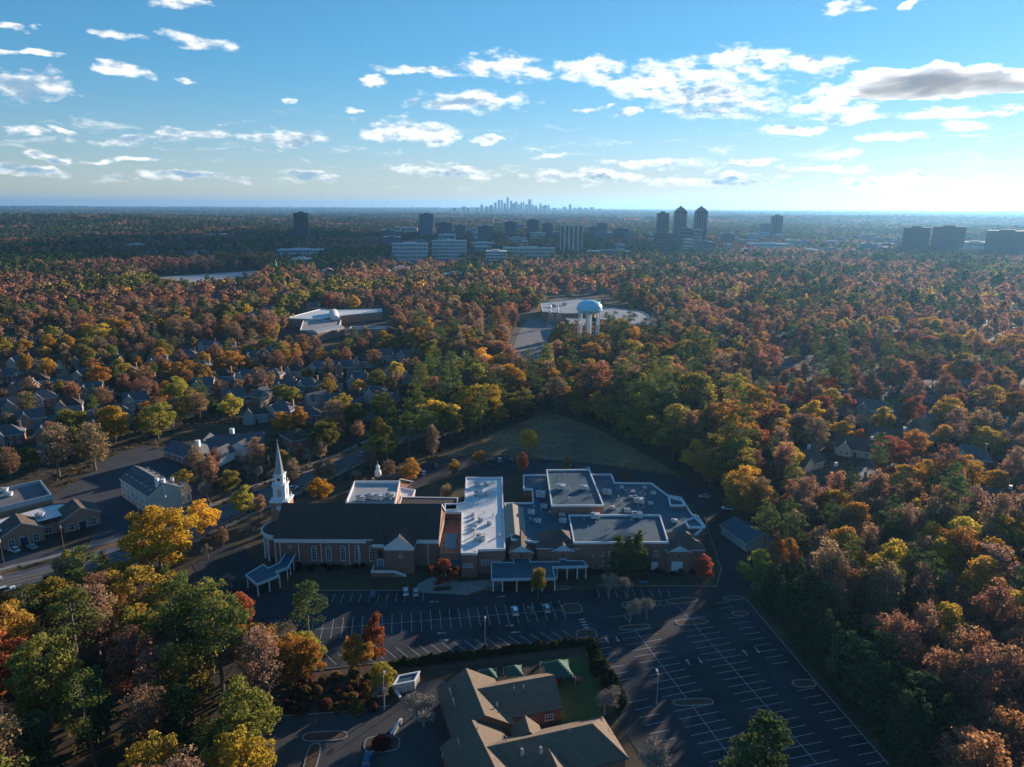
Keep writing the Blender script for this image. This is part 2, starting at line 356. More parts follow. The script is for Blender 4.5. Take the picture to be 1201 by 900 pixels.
def window(par, c, u, w, h, arch=False, fr=.12, frm=None, pane=None, cols=2, rows=3, name='window', sill=True, detail=True):
    """window on a wall: frame with glazing bars (part) and its pane (sub-part); c = bottom centre, u = along the wall, outward = u x z"""
    u = Vector(u).normalized(); n = Vector((u.y, -u.x, 0)); c = Vector(c)
    Mx = Matrix((u, n, Vector((0, 0, 1)))).transposed().to_4x4(); Mx.translation = c
    mb = MB(); d0, d1 = 0, .10; a = w / 2
    mb.box(-a, -a + fr, d0, d1, 0, h, Mx); mb.box(a - fr, a, d0, d1, 0, h, Mx); mb.box(-a + fr, a - fr, d0, d1, h - fr, h, Mx)
    if sill: mb.box(-a - .1, a + .1, d0, d1 + .08, -.12, 0, Mx)
    if arch:
        k = 7; 
        for i in range(k):
            t0, t1 = math.pi * i / k, math.pi * (i + 1) / k
            pts = []
            for r_ in (a, a - fr):
                for t in (t0, t1): pts.append((math.cos(t) * r_, math.sin(t) * r_ + h))
            vs = [Mx @ Vector((x, d1, z)) for x, z in pts]; mb.add(vs, [(0, 1, 3, 2)])
            vs2 = [Mx @ Vector((pts[0][0], d0, pts[0][1])), Mx @ Vector((pts[1][0], d0, pts[1][1])), vs[1], vs[0]]; mb.add(vs2, [(0, 1, 2, 3)])
    if detail:
        for i in range(1, cols): x = -a + w * i / cols; mb.box(x - .04, x + .04, d0, d1 - .02, 0, h - fr, Mx)
        for i in range(1, rows): z = h * i / rows; mb.box(-a + fr, a - fr, d0, d1 - .03, z - .04, z + .04, Mx)
    o = mb.build(name, frm or M_WHITE, par)
    pm = MB(); vs = [Mx @ Vector((x, .03, z)) for x, z in ((-a, 0), (a, 0), (a, h), (-a, h))]; pm.add(vs, [(0, 1, 2, 3)])
    if arch:
        k = 8; vs = [Mx @ Vector((math.cos(math.pi * i / k) * a, .03, math.sin(math.pi * i / k) * a + h)) for i in range(k + 1)]; pm.add(vs, [tuple(range(k + 1))])
    pm.build('pane', pane or M_GLASS, o)
    return o
def door(par, c, u, w, h, m=None, name='door'):
    u = Vector(u).normalized(); n = Vector((u.y, -u.x, 0))
    Mx = Matrix((u, n, Vector((0, 0, 1)))).transposed().to_4x4(); Mx.translation = Vector(c)
    o = MB().box(-w / 2 - .15, -w / 2, 0, .12, 0, h + .15, Mx).box(w / 2, w / 2 + .15, 0, .12, 0, h + .15, Mx).box(-w / 2, w / 2, 0, .12, h, h + .15, Mx).box(-w / 2, w / 2, 0, .05, 0, h, Mx, 1).build(name, [M_WHITE, m or M_DARK], par)
    return o

# ------------------------------------------------------------------ ground and terrain
def sstep(a, b, x):
    t = min(1, max(0, (x - a) / (b - a))); return t * t * (3 - 2 * t)
_ridge = [(G(90, 270), 900, 420, 34), (G(250, 262), 1500, 700, 20), (G(1000, 262), 1800, 900, 30)]
def hgt(x, y):
    r = math.hypot(x, y); a = sstep(1700, 3400, r)
    if a == 0: return 0.0
    h = noise.noise((x / 1900, y / 1900, 1.3)) * 20 + noise.noise((x / 650, y / 650, 4.1)) * 7
    h += sstep(5000, 15000, r) * (noise.noise((x / 5000, y / 5000, 9.7)) * 38)
    for c, sx, sy, k in _ridge: h += k * math.exp(-((x - c.x) / sx) ** 2 - ((y - c.y) / sy) ** 2)
    return a * h
def build_ground():
    nt_, radii = 300, [0]
    r_ = 60.0
    while r_ < 32000: radii.append(r_); r_ *= 1.07
    radii.append(32000)
    vs = [(0, 0, 0)]; fs = []
    for r_ in radii[1:]:
        for i in range(nt_):
            t = 2 * math.pi * i / nt_; x, y = math.sin(t) * r_, math.cos(t) * r_
            vs.append((x, y, hgt(x, y)))
    for i in range(nt_): fs.append((0, 1 + (i + 1) % nt_, 1 + i))
    for j in range(len(radii) - 2):
        for i in range(nt_):
            a, b = 1 + j * nt_ + i, 1 + j * nt_ + (i + 1) % nt_; fs.append((a, b, b + nt_, a + nt_))
    m = mat('leaf_litter', (.060, .043, .026), .95, .4, .035, fine=.35, col2=(.075, .065, .032))
    o = MB().add(vs, fs).build('ground', m); struct(o)
    for p in o.data.polygons: p.use_smooth = True
build_ground()

# ------------------------------------------------------------------ roads, car parks, lawns
EXCL = []                                   # ground polygons where no woodland grows (with margin in metres)
def excl(poly, margin=2.0): EXCL.append((np.array([(p[0], p[1]) for p in poly]), margin))
def ground_sheet(name, px, z, m, margin=2.0, raw=False):
    poly = px if raw else GL(px); excl(poly, margin); return sheet(name, poly, z, m)
road_far = [(-40, 692), (0, 677), (60, 662), (150, 637), (225, 612), (297, 578), (355, 556), (405, 536), (445, 517), (500, 500), (545, 487)]
road_near = [(-40, 716), (0, 703), (60, 690), (150, 668), (222, 640), (297, 605), (355, 578), (405, 553), (465, 523), (520, 503), (560, 489)]
road_near = [(n[0] + (f_[0] - n[0]) * .28, n[1] + (f_[1] - n[1]) * .28) for n, f_ in zip(road_near, road_far)]
rf, rn = GL(road_far), GL(road_near)
ground_sheet('road', rf + rn[::-1], .06, M_ASPH2, 1.5, True)
def strip(name, a, b, t0, t1, z, m, parent=None, dash=None):
    """a ribbon between two edge polylines at fractions t0..t1"""
    mb = MB(); n = len(a)
    for i in range(n - 1):
        k = 1 if not dash else max(1, int((a[i + 1] - a[i]).length / dash))
        for j in range(k):
            s0, s1 = j / k, (j + (.42 if dash else 1)) / k
            q = [a[i].lerp(a[i + 1], s0).lerp(b[i].lerp(b[i + 1], s0), t0), a[i].lerp(a[i + 1], s1).lerp(b[i].lerp(b[i + 1], s1), t0),
                 a[i].lerp(a[i + 1], s1).lerp(b[i].lerp(b[i + 1], s1), t1), a[i].lerp(a[i + 1], s0).lerp(b[i].lerp(b[i + 1], s0), t1)]
            mb.add([(p.x, p.y, z) for p in q], [(0, 3, 2, 1)])
    return mb.build(name, m, parent)
ROAD = bpy.data.objects['road']
M_YEL = mat('yellow_paint', (.50, .36, .06), .7, .3, 1)
strip('lane_marking', rf, rn, .395, .41, .085, M_YEL, ROAD); strip('lane_marking', rf, rn, .59, .605, .085, M_YEL, ROAD)
strip('lane_marking', rf, rn, .21, .222, .085, M_LINE, ROAD, 9); strip('lane_marking', rf, rn, .79, .802, .085, M_LINE, ROAD, 9)
def kerb_strip(name, line, off0, off1, z0, z1, m):
    """a raised strip running beside a line, offset to its left"""
    mb = MB(); L_, R_ = [], []
    for i, p in enumerate(line):
        d = (line[min(i + 1, len(line) - 1)] - line[max(i - 1, 0)]).normalized(); n = Vector((-d.y, d.x, 0))
        L_.append(p + n * off0); R_.append(p + n * off1)
    for i in range(len(line) - 1):
        q = [L_[i], L_[i + 1], R_[i + 1], R_[i]]
        vs = [(p.x, p.y, z0) for p in q] + [(p.x, p.y, z1) for p in q]
        mb.add(vs, [(4, 5, 6, 7), (0, 1, 5, 4), (2, 3, 7, 6), (3, 0, 4, 7), (1, 2, 6, 5)])
    o = mb.build(name, m); return struct(o)
kerb_strip('verge', rf, 0.2, 4.2, .0, .14, M_GRASS); kerb_strip('pavement', rf, 4.3, 6.6, 0, .16, M_CONC)
kerb_strip('kerb', rf, -.05, .18, 0, .2, M_CONC)
rnr = rn[::-1]
kerb_strip('kerb', rnr, -.05, .18, 0, .2, M_CONC); kerb_strip('verge', rnr, .2, 2.2, 0, .14, M_GRASS); kerb_strip('pavement', rnr, 2.3, 4.0, 0, .16, M_CONC)

LOT_PX = [(225, 662), (262, 640), (285, 640), (302, 664), (322, 692), (365, 694), (495, 694), (548, 699), (578, 694), (664, 694), (704, 690), (842, 690),
    (848, 668), (832, 622), (815, 592), (826, 578), (846, 588), (860, 606), (880, 640), (890, 690), (872, 700), (1040, 896), (1050, 915), (770, 915), (738, 868), (706, 800), (692, 752), (690, 746), (530, 766), (365, 786), (300, 797), (300, 745), (262, 705), (238, 690)]
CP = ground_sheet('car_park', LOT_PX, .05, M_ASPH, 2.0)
ground_sheet('rear_car_park', [(436, 566), (470, 548), (520, 538), (560, 533), (700, 545), (790, 558), (836, 576), (818, 594), (790, 583), (765, 566), (722, 566), (716, 556), (600, 557), (592, 563), (545, 562), (500, 566), (470, 577)], .045, M_ASPH, 1)
ground_sheet('forecourt', [(290, 842), (400, 836), (456, 828), (470, 800), (522, 798), (532, 835), (552, 880), (545, 925), (280, 930)], .045, mat('worn_asphalt', (.052, .053, .054), .9, .25, .15, fine=.15), 1)
ground_sheet('side_car_park', [(52, 588), (96, 562), (120, 542), (165, 523), (205, 532), (214, 556), (240, 580), (226, 600), (190, 606), (152, 612), (140, 640), (-30, 676), (-30, 655), (104, 640), (116, 604)], .04, mat('grey_asphalt', (.055, .058, .065), .9, .25, .12, fine=.15), 1)
ground_sheet('mid_car_park', [(598, 424), (606, 395), (616, 378), (640, 372), (650, 384), (640, 402), (642, 420), (618, 432)], .05, mat('pale_asphalt', (.16, .16, .165), .9, .2, .08), 6)
ground_sheet('lawn', [(520, 541), (532, 528), (566, 514), (640, 484), (660, 488), (700, 503), (745, 527), (785, 550), (815, 572), (790, 557), (700, 544), (560, 532)], .03, M_GRASS, 3)
ground_sheet('front_lawn', [(318, 690), (330, 666), (446, 666), (500, 690), (365, 693)], .035, mat('dry_lawn', (.060, .048, .026), .95, .3, .15, fine=.2), 1)
ground_sheet('playground_lawn', [(630, 775), (660, 772), (688, 770), (712, 812), (722, 835), (660, 852), (648, 800)], .04, M_GREEN, 1)
ground_sheet('path', [(484, 695), (492, 684), (508, 677), (540, 683), (572, 680), (600, 676), (588, 686), (560, 694), (548, 698), (520, 697)], .075, M_CONC, 0)
ground_sheet('dirt_bank', [(330, 842), (366, 790), (440, 778), (462, 786), (462, 815), (440, 832), (380, 838)], .03, M_MULCH, -2)
ground_sheet('hedge_bed', [(372, 790), (530, 769), (690, 748), (694, 760), (640, 772), (540, 782), (470, 790), (460, 800)], .04, M_MULCH, 0)
ground_sheet('field', [(606, 372), (640, 362), (650, 372), (625, 378)], .03, mat('dry_field', (.20, .15, .08), .95, .2, .05), 3)
excl(GL([(176, 326), (300, 316), (318, 324), (300, 334), (225, 342), (180, 338)]), 0); ground_sheet('pale_lot', [(180, 326), (300, 318), (312, 324), (225, 332)], .3, mat('pale_concrete', (.42, .42, .42), .9, .2, .02), 10)

def line_mesh(L, w=.13): return MB().add([(0, -w / 2, 0), (L, -w / 2, 0), (L, w / 2, 0), (0, w / 2, 0)], [(0, 1, 2, 3)]).mesh('parking_line', M_LINE)
LM = {}
def pline(p, d, L, z=.075, w=.14):
    k = (round(L, 2), w)
    if k not in LM: LM[k] = line_mesh(L, w)
    o = bpy.data.objects.new('parking_line', LM[k]); COL.objects.link(o); o.parent = CP
    o.location = (p.x, p.y, z); o.rotation_euler = (0, 0, math.atan2(d.y, d.x))
def row(a, b, step, both, L, ang=0, spine=True, skip=()):
    d = (b - a).normalized(); n = Vector((-d.y, d.x, 0)); k = int((b - a).length / step)
    if ang: n = (Matrix.Rotation(ang, 4, 'Z') @ n).normalized()
    for i in range(k + 1):
        if any(s0 <= i / k <= s1 for s0, s1 in skip): continue
        p = a + d * step * i
        if both: pline(p - n * L, n, 2 * L)
        else: pline(p, n, L)
    if spine: pline(a, d, (b - a).length, .08)
row(G(497, 696), G(372, 697), 2.7, False, 4.8, spine=False)
row(G(366, 739), G(664, 715), 2.75, True, 5.0)
row(G(366, 783), G(686, 749), 3.05, False, 5.6, R(32), spine=False)
row(G(732, 722), G(858, 890), 2.7, True, 5.2, skip=((.04, .12), (.62, .68)))
row(G(788, 703), G(960, 898), 2.7, True, 5.2, skip=((.08, .15),))
row(G(856, 706), G(1042, 895), 2.7, False, 5.0, R(180), spine=False, skip=((.05, .1), (.5, .56)))
row(G(692, 756), G(775, 880), 2.7, False, 5.0, spine=False, skip=((.45, .6),))
row(G(782, 691), G(700, 692), 2.7, False, 4.6, spine=False)
def arrow(px, py, rz, s=1.0):
    o = MB().add([(-.12, -1.2, 0), (.12, -1.2, 0), (.12, .3, 0), (-.12, .3, 0), (-.5, .3, 0), (.5, .3, 0), (0, 1.2, 0)], [(0, 1, 2, 3), (4, 5, 6)]).build('painted_arrow', M_LINE, CP)
    p = G(px, py); o.location = (p.x, p.y, .08); o.rotation_euler = (0, 0, rz); o.scale = (s, s, 1)
for px, py, a in [(518, 743, 1.6), (521, 751, -1.5), (605, 742, 1.7), (598, 734, -1.5), (509, 706, 1.6), (588, 700, -1.5), (712, 751, .2), (724, 750, 3.3), (807, 777, .2), (821, 775, 3.3), (874, 766, .2), (888, 763, 3.3), (365, 757, 1.6)]: arrow(px, py, a, 1.15)
# zebra crossing at the lot's corner
for i in range(7):
    a = G(679 + i * 1.7, 727 + i * 3.2); pline(a, Vector((1, .1, 0)), 1.7, .08, .5)
# handicap markings (blue squares with white symbol), by the building entrance
M_BLUE = mat('blue_paint', (.05, .16, .34), .7, .2, 1)
for px in (752, 757):
    p = G(px, 683); sheet('handicap_marking', [p + Vector((-.7, -.7, 0)), p + Vector((.7, -.7, 0)), p + Vector((.7, .7, 0)), p + Vector((-.7, .7, 0))], .075, M_BLUE, None, CP)
def island(px, py, w, d, rz=0, m=None):
    p = G(px, py); k = 20; pts = []
    for i in range(k):
        t = 2 * math.pi * i / k; c, s = math.cos(t), math.sin(t)
        x = (w / 2) * (abs(c) ** .5) * (1 if c > 0 else -1); y = (d / 2) * (abs(s) ** .8) * (1 if s > 0 else -1)
        pts.append(Vector((x, y, 0)))
    inn = inset(pts, .3); o = MB().add([(q.x, q.y, .13) for q in inn], [tuple(range(k))]).build('traffic_island', m or M_MULCH)
    vs = [(q.x, q.y, 0) for q in pts] + [(q.x, q.y, .17) for q in pts] + [(q.x, q.y, .17) for q in inn] + [(q.x, q.y, .1) for q in inn]
    fs = [(lv * k + i, lv * k + (i + 1) % k, (lv + 1) * k + (i + 1) % k, (lv + 1) * k + i) for lv in range(3) for i in range(k)]
    MB().add(vs, fs).build('kerb', M_CONC, o); o.location = (p.x, p.y, 0); o.rotation_euler = (0, 0, rz); struct(o)
for a in [(745, 736, 9, 2.6), (811, 730, 9.5, 3), (752, 709, 12, 4), (800, 705, 10, 3), (868, 720, 5, 2.4), (943, 802, 6, 3), (813, 824, 10, 2.6), (519, 691, 6.5, 3.2), (671, 714, 6, 5.5),
          (688, 744, 6, 4.5), (381, 864, 10, 3.2), (366, 890, 3, 9), (448, 873, 8, 5), (498, 838, 3, 5), (578, 690, 4.5, 1.8), (660, 690, 5, 1.8), (860, 702, 6, 2.4)]: island(*a, rz=R(8) if a[1] < 800 else R(4))
# kerbs round the lot
def kerb_line(px, w=.22, name='kerb'):
    return kerb_strip(name, GL(px), 0, w, 0, .18, M_CONC)
kerb_line([(365, 693), (495, 693)]); kerb_line([(690, 747), (530, 767), (365, 787)]); kerb_line([(872, 700), (950, 793), (1042, 898)])
kerb_line([(841, 688), (846, 668), (832, 625), (826, 606)]); kerb_line([(884, 690), (876, 645), (858, 612)])
kerb_line([(700, 700 - 13), (840, 688)]); kerb_line([(290, 843), (400, 836), (456, 829)])

# ------------------------------------------------------------------ small things: cars, roof units, lamp posts
def make_car(kind):
    """a car 4.6 m long facing +y; parts body, glasshouse, roof, wheels (> rim), lights"""
    root = bpy.data.objects.new('parked_car', None); COL.objects.link(root); root.empty_display_size = .3
    suv = kind == 'suv'; hh = 1.75 if suv else 1.45; hb = .98 if suv else .88
    prof = [(-2.3, .38), (-2.32, .75), (-2.2, hb), (-1.5, hb + .04), (.9, hb), (1.9, hb - .1), (2.25, hb - .25), (2.3, .55), (2.2, .32), (-2.2, .3)]
    def loft(prof, hw, tuck):
        n = len(prof); vs = []
        for s in (-1, 1): vs += [(s * (hw - (tuck if z > hb - .02 else 0)), y, z) for y, z in prof]
        fs = [tuple(range(n)), tuple(range(2 * n - 1, n - 1, -1))] + [(i, n + i, n + (i + 1) % n, (i + 1) % n) for i in range(n)]
        return MB().add(vs, fs)
    body = loft(prof, .9, .06).build('body', M_CARP, root)
    back = -2.15 if suv else -1.75
    gp = [(back, hb), (back + .25, hh - .08), (back + .5, hh - .02), (.1, hh - .02), (.95, hb)]
    n = len(gp); vs = []
    for s in (-1, 1): vs += [(s * (.84 if z < hb + .1 else .66), y, z) for y, z in gp]
    MB().add(vs, [tuple(range(n)), tuple(range(2 * n - 1, n - 1, -1))] + [(i, n + i, n + (i + 1) % n, (i + 1) % n) for i in range(n)]).build('glasshouse', M_GLASS, root)
    MB().box(-.64, .64, back + .45, .12, hh - .03, hh + .02).build('roof_panel', M_CARP, root)
    for sx in (-1, 1):
        for y in (-1.4, 1.4):
            w = MB().tube((sx * .70, y, .33), (sx * .92, y, .33), .33, .33, 12).build('wheel', M_DARK, root)
            MB().tube((sx * .91, y, .33), (sx * .935, y, .33), .2, .18, 8).build('rim', M_METAL, w)
        MB().box(sx * .62 - .2, sx * .62 + .2, 2.2, 2.31, .58, .72).build('headlight', M_WHITE, root)
        MB().box(sx * .66 - .16, sx * .66 + .16, -2.36, -2.28, .68, .86).build('tail_light', M_TAIL, root)
    return root
M_TAIL = mat('tail_lens', (.3, .02, .015), .4, .1, 1)
M_CARP = bpy.data.materials.new('car_paint'); M_CARP.use_nodes = True
_b = M_CARP.node_tree.nodes['Principled BSDF']; _b.inputs['Roughness'].default_value = .28; _b.inputs['Metallic'].default_value = .25
_oi = M_CARP.node_tree.nodes.new('ShaderNodeAttribute'); _oi.attribute_type = 'OBJECT'; _oi.attribute_name = 'paint'
M_CARP.node_tree.links.new(_oi.outputs['Color'], _b.inputs['Base Color'])
CARS = {}
def car(px, py, rz, kind, paint, label, group=None, z=.06):
    if kind not in CARS: CARS[kind] = make_car(kind); o = CARS[kind]
    else: o = copy_tree(CARS[kind])
    for k in ('group',):
        if k in o: del o[k]
    p = G(px, py); o.location = (p.x, p.y, z); o.rotation_euler = (0, 0, rz); tag(o, label, 'car', group)
    for ch in o.children:
        if ch.name.split('.')[0] in ('body', 'roof_panel'): ch['paint'] = paint
    return o
WHT, SLV, BLK, GRY, BLU, RED = (.75, .75, .74), (.45, .46, .47), (.012, .012, .014), (.09, .095, .10), (.03, .09, .20), (.25, .02, .02)
car(476, 696, R(10), 'suv', WHT, 'white car parked at the kerb by the church side stairs')
car(488, 697, R(4), 'sedan', SLV, 'silver car parked by the round flower bed path')
car(438, 699, R(2), 'sedan', BLU, 'dark blue car parked alone along the church lawn')
car(604, 719, R(8), 'suv', WHT, 'white car in the middle parking row, beside the grey one')
car(623, 719, R(8), 'sedan', GRY, 'dark grey car between the two pale cars in the middle parking row')
car(641, 716, R(8), 'suv', SLV, 'silver car at the end of the middle parking row by the island')
car(17, 647, R(64), 'suv', WHT, 'white car parked in front of the gabled brick shop building')
car(38, 643, R(60), 'sedan', SLV, 'silver car parked beside the pillars of the gabled shop building')
car(8, 694, R(-50), 'suv', WHT, 'white car driving on the main road near the shop building')
car(374, 547, R(-36), 'suv', BLK, 'black car driving on the main road beyond the steeple')
car(276, 594, R(144), 'sedan', GRY, 'dark grey car on the main road below the steeple tower')
car(826, 584, R(85), 'sedan', SLV, 'silver car on the side drive beside the brown hip roof')
car(853, 598, R(80), 'suv', WHT, 'white car on the side drive next to the grey metal roof')
car(390, 895, R(90), 'sedan', BLU, 'blue car by the mulched island of the small forecourt') if False else None
car(431, 894, R(0), 'sedan', BLU, 'blue car parked in the forecourt beside the low red shrub bed')
for i, (px, py) in enumerate([(578, 541), (586, 541), (600, 541), (612, 542), (640, 540), (668, 549), (690, 552), (512, 548), (497, 556)]):
    car(px, py, R(6), ('sedan', 'suv')[i % 2], (BLK, GRY, BLU, SLV, WHT)[(i * 3) % 5], 'parked car in the shaded rear lot between the lawn and the flat roofs', 'cars parked in the rear lot')

for i in range(9):
    t = (.08, .2, .3, .42, .5, .58, .66, .74, .9)[i]; k = min(len(rf) - 2, int(t * (len(rf) - 1))); u_ = t * (len(rf) - 1) - k; a_, b_ = rf[k].lerp(rf[k + 1], u_), rn[k].lerp(rn[k + 1], u_); lane = (.14, .86, .3, .7)[i % 4]; q_ = a_.lerp(b_, lane); d_ = rf[k + 1] - rf[k]
    px_, py_, _ = project((q_.x, q_.y, 0)); car(px_, py_, math.atan2(d_.y, d_.x) - R(90) + (math.pi if lane < .5 else 0), ('sedan', 'suv')[i % 2], (WHT, GRY, SLV, BLK, RED)[i % 5], 'car in the traffic on the main road', 'traffic on the main road')
def make_unit(label):
    root = bpy.data.objects.new('rooftop_unit', None); COL.objects.link(root); root.empty_display_size = .3
    MB().box(-1.3, 1.3, -.9, .9, .25, 1.5).build('casing', M_UNIT, root)
    MB().box(-1.36, 1.36, -.96, .96, 1.5, 1.58).build('lid', M_UNIT, root)
    f = MB().tube((-.55, 0, 1.58), (-.55, 0, 1.85), .55, .55, 12).build('fan', M_DARK, root)
    MB().tube((-.55, 0, 1.85), (-.55, 0, 1.9), .6, .6, 12).build('guard', M_METAL, f)
    MB().box(-1.2, 1.2, -.8, .8, 0, .25).build('curb', M_DARK, root)
    MB().box(.3, 1.2, -1.5, -.9, .35, 1.25).build('hood', M_UNIT, root)
    return root
M_UNIT = mat('unit_casing', (.52, .53, .52), .6, .15, 1)
UNIT = None
def unit(px, py, z, label, group, rz=0, s=1.0):
    global UNIT
    if UNIT is None: UNIT = make_unit(''); o = UNIT
    else: o = copy_tree(UNIT)
    p = G(px, py, z); o.location = p; o.rotation_euler = (0, 0, rz); o.scale = (s * .8, s * .8, s * .75); tag(o, label, 'roof unit', group); return o
VENT = MB().tube((0, 0, -.1), (0, 0, .55), .16, .14, 8).tube((0, 0, .55), (0, 0, .68), .26, .2, 8).mesh('vent_pipe', M_METAL)
def vents(px0, px1, py0, py1, z, n, label, group):
    for i in range(n):
        o = bpy.data.objects.new('vent_pipe', VENT); COL.objects.link(o); o.location = G(RNG.uniform(px0, px1), RNG.uniform(py0, py1), z); k = RNG.uniform(.8, 1.7); o.scale = (k, k, k); tag(o, label, 'vent', group)
LAMP = None
def lamp(px, py, h, label, group=None, arm=R(90)):
    global LAMP
    if LAMP is None:
        LAMP = bpy.data.objects.new('lamp_post', None); COL.objects.link(LAMP)
        MB().tube((0, 0, 0), (0, 0, .5), .3, .3, 8).build('base', M_CONC, LAMP)
        MB().tube((0, 0, .5), (0, 0, 10), .13, .08, 6).build('pole', M_METAL, LAMP)
        MB().tube((0, 0, 9.9), (1.5, 0, 10.1), .06, .05, 5).build('arm', M_METAL, LAMP)
        MB().box(1.1, 2.1, -.25, .25, 10.0, 10.2).build('lamp_head', M_METAL, LAMP)
        o = LAMP
    else: o = copy_tree(LAMP)
    o.location = G(px, py); o.scale = (1, 1, h / 10); o.rotation_euler = (0, 0, arm); tag(o, label, 'lamp post', group); return o
lamp(569, 764, 9, 'lamp post at the hedge kerb beside the slanted parking lines')
lamp(383, 552, 11, 'tall lamp post on the far side of the main road, by the brick house')
lamp(451, 833, 9, 'lamp post at the forecourt gate by the white barrier')
lamp(362, 740, 8, 'lamp post at the end of the middle parking row, near the tall pine')
lamp(770, 826, 8, 'lamp post standing inside the large striped car park')
for px, py in ((591, 352), (642, 420), (640, 365), (717, 398), (811, 395), (673, 400)): lamp(px, py, 24, 'tall slim light mast near the water tower and the flat school roofs', 'light masts near the water tower')

# ------------------------------------------------------------------ the church
def church():
    X0, X1, Y0, Y1 = -77.0, -24.0, 212.5, 234.5; YM = (Y0 + Y1) / 2
    b = building('church', 'long brick church with dark gable roof, arched windows and white steeple', 'church', (-50, YM))
    gable(b, (X0, YM), (X1, YM), Y1 - Y0, 10, 17.2, M_SHIN, M_BRICK, over=.55, thick=.45)
    U = Vector((1, 0, 0))
    c = MB().box(X0 - .3, -47.4, Y0 - .42, Y0, 8.2, 9.4).box(-33.2, X1 + .3, Y0 - .42, Y0, 8.2, 9.4).build('cornice', M_WHITE, b)
    MB().box(X0, X1, Y0 - .18, Y0, 1.2, 1.5).build('plinth_band', M_CONC, b)
    for i in range(5): window(b, (-64.6 + i * 4.75, Y0, 1.9), U, 1.7, 4.3, True, .2, cols=2, rows=4)
    for x in (-75.6, -69.5, -62.2, -53.0, -49.9, -27.2): MB().box(x - .1, x + .1, Y0 - .2, Y0 - .02, .2, 8.2).build('downpipe', M_WHITE, b)
    def diamond(x, y, z, s=.75):
        vs = [(x + dx, y - .06, z + dz) for dx, dz in ((-s, 0), (0, -s), (s, 0), (0, s))]; vi = [(x + dx * .6, y - .1, z + dz * .6) for dx, dz in ((-s, 0), (0, -s), (s, 0), (0, s))]
        o = MB().add(vs, [(0, 1, 2, 3)]).build('diamond_vent', M_WHITE, b); MB().add(vi, [(0, 1, 2, 3)]).build('louvre', M_DARK, o)
    diamond(-72.5, Y0, 6.6)
    # side wing with pediment, stairs and railing
    fy = 207.0
    MB().box(-40.2, -31.2, fy, Y0 + .5, 0, 9.3).build('side_wing_wall', M_BRICK, b)
    MB().box(-44.2, -40.2, fy + 1.8, Y0 + .5, 0, 9.2).build('side_wing_wall', M_BRICK, b)
    gable(b, (-35.7, fy), (-35.7, YM), 9.2, 9.8, 13.4, M_SHIN, M_BRICK, over=.4, wall=False, names=('w', 'side_wing_roof', 'e'))
    gable(b, (-42.3, fy + 2.2), (-42.3, Y0 + 6), 5.2, 9.4, 11.6, M_SHIN, M_BRICK, hip0=2.4, over=.3, wall=False, names=('w', 'side_wing_roof', 'e'))
    MB().add([(-40.6, fy - .2, 9.3), (-30.8, fy - .2, 9.3), (-35.7, fy - .2, 13.0)], [(0, 1, 2)]).build('pediment', M_WHITE, b)
    MB().box(-40.5, -30.9, fy - .35, fy, 8.5, 9.5).box(-44.5, -40.5, fy + 1.5, fy + 1.8, 8.5, 9.5).build('side_wing_cornice', M_WHITE, b)
    diamond(-35.3, fy, 6.2)
    window(b, (-42.2, fy + 1.8, 5.0), U, 1.6, 2.4, False, .15, M_DARK)
    door(b, (-42.2, fy + 1.8, 1.5), U, 1.9, 2.6, mat('blue_door', (.10, .22, .30), .5, .1, 1))
    MB().box(-44.6, -37, fy - 2.0, fy + 1.8, 0, 1.5).build('stair_landing', M_BRICK, b)
    for i in range(7): MB().box(-37 + i * .5, -36.5 + i * .5, fy - 2.0, fy - .05, 0, 1.5 - .2 * (i + 1)).build('step', M_CONC, b)
    MB().box(-44.6, -37, fy - 2.1, fy - 1.95, 1.5, 2.4).build('railing', M_WHITE, b)
    MB().add([(-37, fy - 2.1, 2.4), (-37, fy - 2.1, 1.5), (-33.4, fy - 2.1, .1), (-33.4, fy - 2.1, 1.0), (-37, fy - 1.95, 2.4), (-37, fy - 1.95, 1.5), (-33.4, fy - 1.95, .1), (-33.4, fy - 1.95, 1.0)], [(0, 1, 2, 3), (4, 7, 6, 5), (0, 3, 7, 4)]).build('railing', M_WHITE, b)
    MB().box(-44.4, -44.15, fy - 2, fy + 1.8, 1.5, 2.4).build('railing', M_WHITE, b)
    # gable end towards the link building
    MB().box(X1 + .02, X1 + .5, Y0 + .3, Y1 - .3, 0, 9.6).build('gable_pilaster', M_BRICKT, b)
    # round portico
    cx, cy_, r = X0, 220.5, 6.6; a0, a1 = R(90), R(270)
    MB().lathe((cx, cy_, 0), [(r - 2.2, 0), (r - 2.2, 8.4)], 16, a0=a0, a1=a1).build('portico_wall', M_BRICK, b)
    e = MB().lathe((cx, cy_, 0), [(r - .7, 8.2), (r, 8.2), (r, 9.0), (r + .3, 9.2), (r + .35, 9.8), (r - .1, 9.8)], 20, a0=a0, a1=a1).build('portico_entablature', M_WHITE, b)
    MB().lathe((cx, cy_, 0), [(r - .1, 9.8), (.05, 11.4)], 20, a0=a0, a1=a1).build('portico_roof', M_SHIN, b)
    for i in range(7):
        t = a0 + (a1 - a0) * (i + .25) / 6.5; x, y = cx + math.cos(t) * (r - .45), cy_ + math.sin(t) * (r - .45)
        MB().tube((x, y, 0), (x, y, 8.2), .38, .32, 10).build('column', M_WHITE, b)
    # steeple
    sx, sy = -79.0, 227.3
    sq = lambda w, z0, z1: MB().box(sx - w / 2, sx + w / 2, sy - w / 2, sy + w / 2, z0, z1)
    tb = sq(6.0, 0, 16.8).build('tower', M_BRICKT, b)
    MB().lathe((0, 0, 0), [(.0, .0), (.75, .0), (.75, .1), (1.0, .1)], 14).build('round_window', M_WHITE, tb).matrix_local = Matrix.Translation((sx, sy - 3.05, 14.9)) @ Matrix.Rotation(R(90), 4, 'X')
